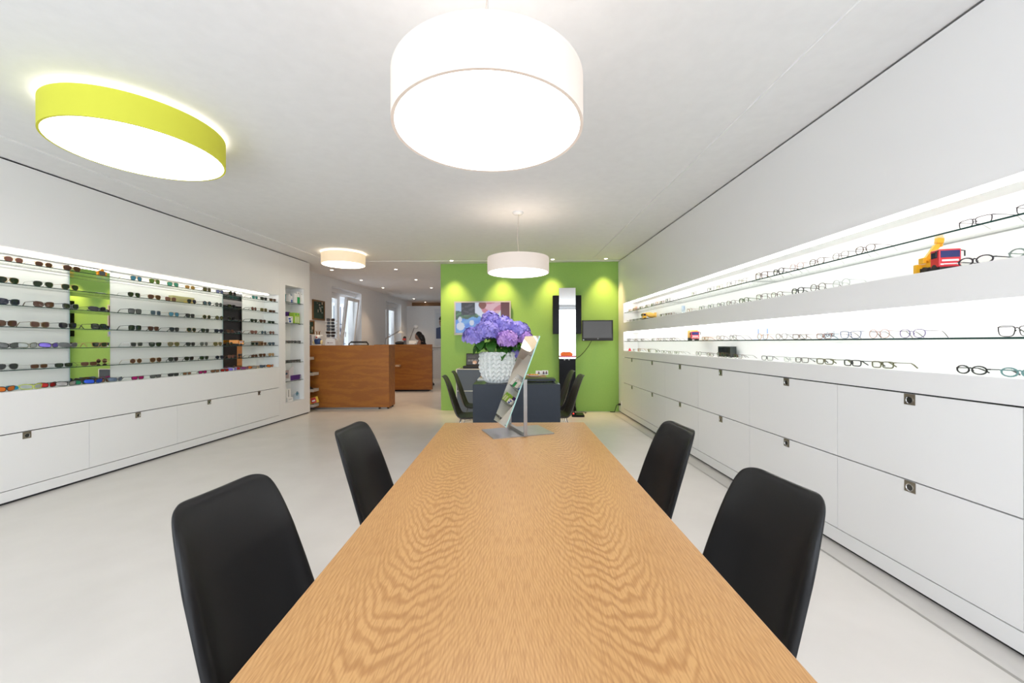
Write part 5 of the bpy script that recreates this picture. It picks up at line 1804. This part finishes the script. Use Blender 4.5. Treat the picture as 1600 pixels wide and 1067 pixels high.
# right wall: four rows from top to bottom, from the far end to the near end
RIGHT = [
 [(983.5, 'orange', 'rect', 'a'), (990.5, 'brown', 'rect', 'a'), (1001, 'black', 'rect', 'a'), (1011, 'brown', 'rect', 'a'), (1019, 'plum', 'rect', 'a'), (1027.5, 'orange', 'panto', 'm'), (1034, 'brown', 'rect', 'a'), (1043, 'grey', 'wayfarer', 'a'),
  (1084, 'steel', 'panto', 'm'), (1110, 'black', 'panto', 'm'), (1124, 'cream', 'panto', 'm'), (1142, 'steel', 'wayfarer', 'm'), (1160, 'cream', 'panto', 'm'), (1189.5, 'brown', 'square', 'a'), (1216, 'black', 'panto', 'a'), (1244.5, 'pink', 'round', 'm'), (1276, 'tortoise', 'panto', 'm'),
  (1313, 'steel', 'panto', 'm'), (1351.5, 'tortoise', 'panto', 'm'), (1523, 'plum', 'rect', 'm'), (1622, 'plum', 'rect', 'm')],
 [(979, 'brown', 'rect', 'm'), (985, 'brown', 'rect', 'a'), (990.5, 'black', 'rect', 'a'), (996, 'olive', 'rect', 'a'), (1001.5, 'black', 'rect', 'm'), (1033.6, 'tortoise', 'rect', 'a'), (1041.5, 'brown', 'rect', 'a'), (1049, 'rose', 'rect', 'm'),
  (1077, 'orange', 'panto', 'm'), (1096, 'black', 'panto', 'm'), (1110, 'navy', 'panto', 'm'), (1125.6, 'black', 'panto', 'm'), (1141.7, 'brown', 'panto', 'm'), (1162, 'green', 'panto', 'a'), (1189.8, 'brown', 'square', 'm'), (1213.4, 'brown', 'panto', 'm'), (1246, 'black', 'panto', 'a'),
  (1277.6, 'tortoise', 'round', 'm'), (1314, 'clear', 'round', 'm'), (1523.6, 'plum', 'oval', 'a'), (1606, 'mint', 'oval', 'a')],
 [(982, 'black', 'rect', 'a'), (993, 'pink', 'rect', 'm'), (1003, 'brown', 'rect', 'm'), (1020, 'steel', 'rect', 'm'), (1029, 'rose', 'rect', 'm'), (1039, 'steel', 'rect', 'm'), (1050, 'brown', 'rect', 'm'), (1101, 'orange', 'rect', 'm'), (1125, 'steel', 'panto', 'm'), (1145, 'steel', 'round', 'm'),
  (1191, 'orange', 'round', 'm'), (1220.5, 'steel', 'panto', 'm'), (1248.6, 'brown', 'rect', 'm'), (1286.5, 'rose', 'rect', 'm'), (1328, 'blue', 'wayfarer', 'm'), (1373, 'pink', 'round', 'm'), (1424.8, 'violet', 'panto', 'm'), (1590, 'black', 'wayfarer', 'm')],
 [(990, 'grey', 'rect', 'm'), (998, 'orange', 'wayfarer', 'a'), (1014, 'olive', 'cat', 'a'), (1026.5, 'steel', 'rect', 'm'), (1037, 'olive', 'rect', 'm'), (1047, 'cream', 'rect', 'm'), (1057, 'olive', 'rect', 'm'), (1091, 'steel', 'panto', 'm'), (1109, 'brown', 'rect', 'm'), (1125, 'brown', 'wayfarer', 'm'), (1137, 'black', 'rect', 'm'), (1152, 'brown', 'rect', 'm'),
  (1198, 'black', 'rect', 'm'), (1234, 'clear', 'rect', 'm'), (1252, 'steel', 'rect', 'a'), (1288, 'olive', 'rect', 'a'), (1331, 'black', 'rect', 'a'), (1378, 'olive', 'rect', 'a'), (1516.6, 'black', 'oval', 'a'), (1594, 'teal', 'oval', 'a')],
]
RROW = ['upper glass shelf', 'upper niche floor', 'lower glass shelf', 'lower niche floor']
RZ = [UN[2], UN[0], LN[2], LN[0]]
for r_, row in enumerate(RIGHT):
    for i, (px, fc, kd, th) in enumerate(row):
        d = (0.036, 0.05, 0.06, 0.065)[r_] + random.uniform(-0.005, 0.005)
        s = on_right(px, d)
        p = right_pt(s, d, RZ[r_] + 0.0004)
        rz = PI / 2 + TH_R + math.radians(random.uniform(-4, 7))
        n = len(row) - 1 - i
        lab = f'{THK[th]} {fc} {SHAPE[kd]} eyeglasses, {ORD[i]} from the far end of {RROW[r_]}, right wall'
        spectacles('eyeglasses', p, rz, kd, th, M['clear'], FM[fc], lab, 'eyeglasses on the right display wall', 'eyeglasses', 1.03, FM['black'] if fc in ('pink', 'rose', 'blue', 'violet', 'steel') and kd != 'square' else None)

RACK_LENS = (lens_mat('rack_lens_black', (0.012, 0.011, 0.011), 0.1, 0.02), lens_mat('rack_lens_brown', (0.035, 0.018, 0.012), 0.1, 0.02))
for m_ in RACK_LENS:
    m_.node_tree.nodes['Principled BSDF'].inputs['Specular IOR Level'].default_value = 0.15
for k, p in enumerate(RACK_SPOTS):
    ks = ['wayfarer', 'sport', 'square', 'wayfarer', 'panto', 'cat'][k]
    spectacles('sunglasses', p, PI + math.radians(24), ks, 'a', RACK_LENS[k in (0, 1, 5)], FM['black'],
               f'dark {SHAPE[ks]} sunglasses on the counter rack, {ORD[k]} from the bottom', 'sunglasses on the counter rack', 'sunglasses', 1.12)

# ------------------------------------------------------------------ toy vehicles among the spectacles


def toy(name, loc, rz, label, cab, kind, body, w=0.085, L=0.16, h=0.075):
    """+y is the front of the toy"""
    t = thing(name, loc, label, 'toy', rz)
    wr = 0.016
    z0 = wr * 1.1
    MB().box(-w / 2 + 0.006, w / 2 - 0.006, -L / 2, L / 2 - 0.005, z0 - 0.006, z0 + 0.010).build('chassis', M['black_matte'], t)
    cl = 0.055
    y1, y0 = L / 2, L / 2 - cl
    MB().box(-w / 2, w / 2, y0, y1, z0 + 0.0, z0 + h).build('cab', C(cab, 0.3), t, bevel=0.005)
    MB().box(-w / 2 + 0.007, w / 2 - 0.007, y1 - 0.001, y1 + 0.0015, z0 + h * 0.52, z0 + h * 0.90).build('windscreen', C((0.015, 0.02, 0.12), 0.1), t)
    g_ = MB()
    g_.box(-w / 2 + 0.012, w / 2 - 0.012, y1, y1 + 0.002, z0 + h * 0.30, z0 + h * 0.40).box(-w / 2 + 0.02, w / 2 - 0.02, y1, y1 + 0.002, z0 + h * 0.12, z0 + h * 0.18).box(-w / 2 + 0.006, -w / 2 + 0.018, y1, y1 + 0.002, z0 + h * 0.10, z0 + h * 0.18).box(w / 2 - 0.018, w / 2 - 0.006, y1, y1 + 0.002, z0 + h * 0.10, z0 + h * 0.18)
    g_.build('grille', M['white_pl'], t)
    for s in (-1, 1):
        MB().box(s * w / 2 + (0.0 if s > 0 else -0.002), s * w / 2 + (0.002 if s > 0 else 0.0), y0 + 0.01, y1 - 0.01, z0 + h * 0.52, z0 + h * 0.85).build('side_window', C((0.02, 0.02, 0.06), 0.1), t)
        MB().tube([(s * w / 2, y1 - 0.006, z0 + h * 0.9), (s * (w / 2 + 0.012), y1, z0 + h * 0.85), (s * (w / 2 + 0.012), y1, z0 + h * 0.55)], 0.003, 5).build('side_mirror', M['black_matte'], t)
        for y in (L / 2 - 0.03, -L / 2 + 0.055, -L / 2 + 0.02):
            MB().lathe([(0.001, -0.007), (wr, -0.007), (wr, 0.007), (0.001, 0.007)], 16, 0, TR((s * (w / 2 - 0.006), y, wr), PI / 2, PI / 2)).build('wheel', M['black_matte'], t)
    bc = C(body, 0.35)
    if kind == 'crane':
        MB().box(-w / 2 + 0.008, w / 2 - 0.008, -L / 2, y0 - 0.008, z0 + 0.010, z0 + 0.032).build('deck', bc, t)
        MB().lathe([(0.026, 0), (0.026, 0.022), (0.001, 0.022)], 16, 0, TR((0, -0.03, z0 + 0.032)), cap0=True).build('turret', bc, t)
        MB().box(-0.011, 0.011, -0.009, 0.009, 0, 0.085).box(-0.008, 0.008, -0.006, 0.006, 0.0851, 0.105).build('boom', bc, t, (0.030, -0.03, z0 + 0.048), (0, math.radians(-32), 0))
        MB().box(-0.014, 0.014, -0.012, 0.012, -0.012, 0.016).box(-0.014, -0.006, -0.010, 0.010, -0.026, -0.0121).build('boom_head', bc, t, (-0.026, -0.03, z0 + 0.048 + 0.095), (0, math.radians(-10), 0), bevel=0.003)
        MB().box(0.036, 0.052, -0.045, -0.012, z0 + 0.0325, z0 + 0.062).build('operator_cab', bc, t, bevel=0.003)
        MB().box(w / 2 - 0.01, w / 2 + 0.016, -L / 2 + 0.01, -L / 2 + 0.03, 0, 0.05).build('outrigger', bc, t)
    elif kind == 'mixer':
        T = TR((0, -0.03, z0 + 0.052), 0, PI / 2 + 0.22)
        MB().lathe([(0.001, -0.085), (0.022, -0.08), (0.040, -0.02), (0.038, 0.03), (0.022, 0.07), (0.018, 0.075), (0.001, 0.07)], 20, 0, T).build('drum', bc, t, smooth=True)
        MB().box(-0.02, 0.02, -L / 2 - 0.01, -L / 2 + 0.02, z0 + 0.01, z0 + 0.09).build('chute', bc, t)
    else:
        MB().box(-w / 2, w / 2, -L / 2, y0 - 0.004, z0 + 0.011, z0 + h * 1.15).build('box_body', bc, t, bevel=0.003)
    return t


RED, YEL, ORA = (0.62, 0.02, 0.035), (0.80, 0.42, 0.02), (0.85, 0.30, 0.01)
d = 0.085
p = right_pt(on_right(1466, d), d, UN[0])
toy('toy_crane_truck', p, PI + math.radians(-14), 'red toy truck with yellow crane boom on the upper niche floor, right wall', RED, 'crane', YEL, 0.088, 0.15, 0.085)
p = right_pt(on_right(1083.5, d), d, LN[2])
toy('toy_truck', p, PI + math.radians(-10), 'red and yellow toy truck facing forward on the lower glass shelf, right wall', RED, 'box', YEL, 0.085, 0.16, 0.085)
p = right_pt(on_right(1014, 0.12), 0.12, UN[0])
toy('toy_mixer_truck', p, PI / 2 + math.radians(-3), 'yellow toy concrete mixer at the far end of the upper niche, right wall', YEL, 'mixer', (0.85, 0.50, 0.10), 0.085, 0.20, 0.080)
p = left_pt(on_left(369, 0.14), 0.14, ZF[4])
toy('toy_truck', p, -PI / 2 + math.radians(28), 'orange toy truck on the fifth glass shelf of the left wall', ORA, 'box', ORA, 0.075, 0.17, 0.055)


def card_box(name, loc, rz, size, col, label, cat='box', bands=()):
    t = thing(name, loc, label, cat, rz)
    w, dp, h = size
    MB().box(-w / 2, w / 2, -dp / 2, dp / 2, 0, h).build('body', C(col, 0.5), t, bevel=0.001)
    for k, (a, b, z0, z1, c) in enumerate(bands):
        MB().box(a * w - w / 2, b * w - w / 2, dp / 2, dp / 2 + 0.0012, z0 * h, z1 * h).build('print', C(c, 0.5), t)
    return t


LZ = -PI / 2 + TH_L
# small display boxes and signs in the left niche
p = left_pt(on_left(158.5, 0.06), 0.06, ZF[0])
t = thing('price_sign', p, 'small orange framed sign on the top glass shelf of the left wall', 'sign', LZ)
MB().prism([(-0.045, 0), (0.045, 0), (0.038, 0.025), (0.05, 0.04), (0.02, 0.05), (0, 0.072), (-0.02, 0.05), (-0.05, 0.04), (-0.038, 0.025)], -0.008, 0.006).build('frame', C(ORA), t)
MB().box(-0.026, 0.026, 0.006, 0.008, 0.008, 0.045).build('plate', C((0.08, 0.09, 0.10)), t)
card_box('display_box', left_pt(on_left(283, 0.17), 0.17, ZF[1]), LZ, (0.30, 0.05, 0.085), (0.48, 0.44, 0.20), 'olive gold display box on the second glass shelf of the left wall', bands=((0.1, 0.5, 0.1, 0.4, (0.6, 0.45, 0.1)),))
card_box('wooden_block', left_pt(on_left(401, 0.16), 0.16, ZF[4]), LZ, (0.21, 0.04, 0.065), (0.22, 0.12, 0.06), 'brown wooden block behind sunglasses on the fifth glass shelf, left wall', 'block')
# right niche: boxes, acrylic price holders, lettered card, red cone
RZ_ = PI / 2 + TH_R
card_box('display_box', right_pt(on_right(990, 0.19), 0.19, UN[2]), RZ_, (0.30, 0.03, 0.10), (0.80, 0.52, 0.36), 'pale orange box behind the farthest eyeglasses of the upper glass shelf')
p = right_pt(on_right(1136, 0.19), 0.19, LN[0])
t = thing('display_box', p, 'open dark display box behind eyeglasses on the lower niche floor, right wall', 'box', RZ_)
MB().box(-0.115, 0.115, -0.03, -0.02, 0, 0.105).box(-0.115, -0.105, -0.02, 0.03, 0, 0.105).box(0.105, 0.115, -0.02, 0.03, 0, 0.105).box(-0.105, 0.105, -0.02, 0.03, 0.095, 0.105).build('box_shell', C((0.03, 0.04, 0.036)), t)
MB().box(-0.105, 0.035, -0.0195, -0.015, 0.01, 0.09).build('lining', C((0.012, 0.014, 0.013)), t)


def acrylic(px, d, z, label):
    t = thing('price_holder', right_pt(on_right(px, d), d, z), label, 'sign holder', RZ_ + math.radians(35))
    MB().box(-0.022, 0.022, -0.002, 0.002, 0, 0.10).build('stand', M['acrylic'], t)
    MB().box(-0.022, 0.022, -0.028, 0.02, 0.0, 0.003).build('foot', M['acrylic'], t)
    MB().box(-0.018, 0.018, 0.0022, 0.003, 0.045, 0.095).build('card', C((0.62, 0.72, 0.85)), t)
    MB().box(-0.018, -0.010, 0.0031, 0.0036, 0.05, 0.09).build('print', C((0.2, 0.3, 0.5)), t)


acrylic(1182.5, 0.06, LN[2], 'clear acrylic price holder on the lower glass shelf, the farther of a pair')
acrylic(1196.5, 0.06, LN[2], 'clear acrylic price holder on the lower glass shelf, the nearer of a pair')
acrylic(1068, 0.09, UN[0], 'tall clear acrylic sign holder on the upper niche floor, right wall')
p = right_pt(on_right(1296, 0.15), 0.15, LN[2])
t = thing('brand_card', p, 'clear acrylic card with dark lettering behind eyeglasses on the lower glass shelf', 'sign', RZ_)
MB().box(-0.075, 0.075, -0.003, 0.0, 0, 0.055).build('card', M['acrylic'], t)
fc = bpy.data.curves.new('lettering', 'FONT')
fc.body = 'götti'
fc.size = 0.050
fc.align_x = 'CENTER'
fc.extrude = 0.0006
fo = bpy.data.objects.new('lettering', fc)
COL.objects.link(fo)
bpy.context.view_layer.update()
lm_ = bpy.data.meshes.new_from_object(fo.evaluated_get(bpy.context.evaluated_depsgraph_get()))
bpy.data.objects.remove(fo)
lm_.materials.clear()
fo = link('lettering', lm_, M['black_matte'], t)
fo['kind'] = 'stuff'
fo.location = (0, 0.0015, 0.017)
fo.rotation_euler = (PI / 2, 0, PI)
p = right_pt(on_right(984, 0.05), 0.05, LN[0])
t = thing('toy_cone', p, 'small red cone at the far end of the lower niche floor, right wall', 'toy')
MB().lathe([(0.026, 0.004), (0.006, 0.05), (0.001, 0.05)], 16).build('cone', C(RED), t)
MB().box(-0.03, 0.03, -0.03, 0.03, 0, 0.004).build('base', C(RED), t)

# ------------------------------------------------------------------ goods in the narrow niche cabinet
W8, GRN, BLU, PUR, TEAL = (0.80, 0.79, 0.78), (0.02, 0.35, 0.10), (0.03, 0.09, 0.38), (0.07, 0.02, 0.18), (0.02, 0.28, 0.32)


def on_n(px, d, z, *a, **k):
    return left_pt(on_left(px, d), d, z)


z = NS[0]
card_box('carton', on_n(448.0, 0.16, z), LZ, (0.05, 0.05, 0.15), TEAL, 'teal carton at the left end of the top shelf in the narrow niche')
card_box('carton', on_n(450.4, 0.09, z), LZ, (0.05, 0.05, 0.14), W8, 'plain white carton, second from left on the top shelf in the narrow niche')
card_box('carton', on_n(453.6, 0.06, z), LZ, (0.055, 0.045, 0.11), W8, 'short white carton with blue foot on the top shelf of the narrow niche', bands=((0.1, 0.75, 0.02, 0.45, BLU), (0.25, 0.5, 0.6, 0.7, BLU)))
card_box('carton', on_n(456.5, 0.10, z), LZ, (0.05, 0.05, 0.16), (0.55, 0.60, 0.68), 'pale blue grey carton in the middle of the top shelf, narrow niche')
card_box('carton', on_n(460.0, 0.06, z), LZ, (0.07, 0.05, 0.165), W8, 'white carton with faint lettering bars left of the green one, narrow niche', bands=((0.3, 0.7, 0.55, 0.58, (0.5, 0.4, 0.4)), (0.3, 0.7, 0.35, 0.38, (0.5, 0.4, 0.4))))
card_box('carton', on_n(464.3, 0.06, z), LZ, (0.075, 0.05, 0.205), W8, 'white carton with a green lower half on the top shelf, narrow niche', bands=((0.0, 1.0, 0.0, 0.55, GRN), (0.45, 0.6, 0.82, 0.92, (0.1, 0.1, 0.1))))
card_box('carton', on_n(469.4, 0.06, z), LZ, (0.075, 0.05, 0.20), W8, 'tall white carton at the right end of the top shelf, narrow niche', bands=((0.45, 0.6, 0.82, 0.92, (0.1, 0.1, 0.1)), (0.3, 0.7, 0.45, 0.48, (0.5, 0.45, 0.45)), (0.3, 0.7, 0.3, 0.32, (0.5, 0.45, 0.45))))
z = NS[1]
card_box('carton', on_n(448.3, 0.17, z), LZ, (0.09, 0.05, 0.20), PUR, 'dark purple carton behind the white and blue one on the second shelf')
card_box('carton', on_n(451.5, 0.07, z), LZ, (0.13, 0.05, 0.115), W8, 'white carton with blue rings on the second shelf of the narrow niche', bands=((0.45, 0.9, 0.5, 0.75, BLU), (0.35, 0.8, 0.12, 0.4, BLU), (0.15, 0.4, 0.8, 0.86, (0.2, 0.2, 0.25))))
card_box('carton', on_n(459.8, 0.075, z), LZ, (0.155, 0.09, 0.185), (0.32, 0.52, 0.05), 'lime green carton with two pale bottles printed on it, second shelf', bands=((0.15, 0.42, 0.06, 0.65, (0.62, 0.70, 0.45)), (0.55, 0.82, 0.06, 0.65, (0.62, 0.70, 0.45)), (0.55, 0.75, 0.78, 0.9, GRN), (0.12, 0.3, 0.82, 0.92, GRN)))
t = thing('bottle', on_n(470.6, 0.07, z), 'small white bottle with dark cap at the right of the second shelf', 'bottle', LZ)
MB().box(-0.03, 0.03, -0.015, 0.015, 0, 0.085).build('body', M['white_pl'], t, bevel=0.006)
MB().lathe([(0.010, 0.085), (0.008, 0.115), (0.001, 0.117)], 14).build('cap', C((0.6, 0.62, 0.66)), t)
MB().box(-0.015, 0.01, 0.0155, 0.017, 0.03, 0.07).build('label', C(BLU), t)
card_box('carton', on_n(468.6, 0.12, z), LZ, (0.04, 0.03, 0.105), (0.05, 0.05, 0.06), 'narrow black carton behind the small white bottle')
# folded reading glasses lying on the third and fourth shelves
for k, (px, zz, fc_) in enumerate([(448.5, 2, 'tortoise'), (453.5, 2, 'brown'), (458.5, 2, 'black'), (463.5, 2, 'steel'), (468, 2, 'tortoise'), (448.5, 3, 'black'), (452.5, 3, 'brown'), (457, 3, 'steel'), (462, 3, 'black'), (467, 3, 'olive')]):
    n = k % 5
    spectacles('eyeglasses', on_n(px, 0.06, NS[zz] + 0.0004), LZ + math.radians(-25 + 7 * n), 'rect', 'a', LM['smoke'], FM[fc_],
               f'{fc_} reading glasses, {ORD[n]} from left on the {ORD[zz]} shelf of the narrow niche', 'reading glasses in the narrow niche', 'eyeglasses', 0.98)
z = NS[4]
t = thing('counter_display', on_n(455, 0.10, z), 'white and purple cardboard sales display on the fifth shelf of the narrow niche', 'display', LZ)
MB().box(-0.15, 0.15, -0.07, 0.07, 0, 0.035).build('tray', M['white_pl'], t)
MB().box(-0.13, 0.14, 0.0705, 0.073, 0.004, 0.09).build('purple_front', C(PUR), t)
MB().prism([(-0.15, 0.036), (0.06, 0.036), (-0.05, 0.20), (-0.15, 0.24)], -0.07, -0.062).build('header', C((0.72, 0.66, 0.68)), t)
MB().box(-0.01, 0.14, -0.06, -0.055, 0.036, 0.175).build('eye_picture', C((0.48, 0.36, 0.36)), t)
MB().ball((0.06, -0.053, 0.115), 0.03, 0, 12, 8, (1.2, 0.1, 0.6)).build('eye_print', C((0.04, 0.08, 0.12)), t)
for k, (x, c_) in enumerate(((460.5, (0.65, 0.62, 0.5)), (463, (0.55, 0.12, 0.08)), (465.3, (0.78, 0.78, 0.80)), (467.6, (0.15, 0.22, 0.38)))):
    card_box('sample_box', on_n(x, 0.045, z), LZ, (0.035, 0.03, 0.085), c_, ('cream', 'red', 'white', 'dark blue')[k] + ' little sample box beside the purple display on the fifth shelf', bands=((0.2, 0.8, 0.5, 0.8, (0.8, 0.75, 0.7)),))
z = NZ0
t = thing('eye_chart', on_n(450.3, 0.07, z), 'small white standing chart of dark marks at the bottom of the narrow niche', 'chart', LZ)
MB().box(-0.06, 0.055, -0.01, 0.0, 0.0, 0.215).build('panel', M['paper'], t)
MB().box(-0.075, 0.07, 0.001, 0.03, 0.0, 0.07).build('pocket', M['white_pl'], t)
for k in range(6):
    MB().box(-0.014, 0.008, 0.0005, 0.002, 0.085 + k * 0.02, 0.094 + k * 0.02).build('mark', M['black_matte'], t)
MB().box(-0.05, 0.04, 0.0305, 0.032, 0.04, 0.046).build('pocket_mark', C((0.2, 0.2, 0.2)), t)
t = thing('acrylic_award', on_n(462.5, 0.09, z), 'clear rounded acrylic stand with blue ring emblem at the bottom of the niche', 'stand', LZ)
pl = [(-0.11, 0)] + [(0.0 + 0.11 * math.cos(PI - PI * k / 12), 0.06 + 0.06 * math.sin(PI * k / 12)) for k in range(13)] + [(0.11, 0)]
MB().prism(pl, -0.006, 0.006).build('plate', M['acrylic'], t)
for k in range(4):
    q = k * PI / 2
    MB().lathe([(0.022, 0.0), (0.022, 0.002), (0.013, 0.002), (0.013, 0.0)], 16, 0, TR((-0.01 + 0.014 * math.cos(q), 0.0062, 0.105 + 0.018 * math.sin(q)), 0, -PI / 2)).build('emblem_ring', C((0.05, 0.20, 0.28)), t)
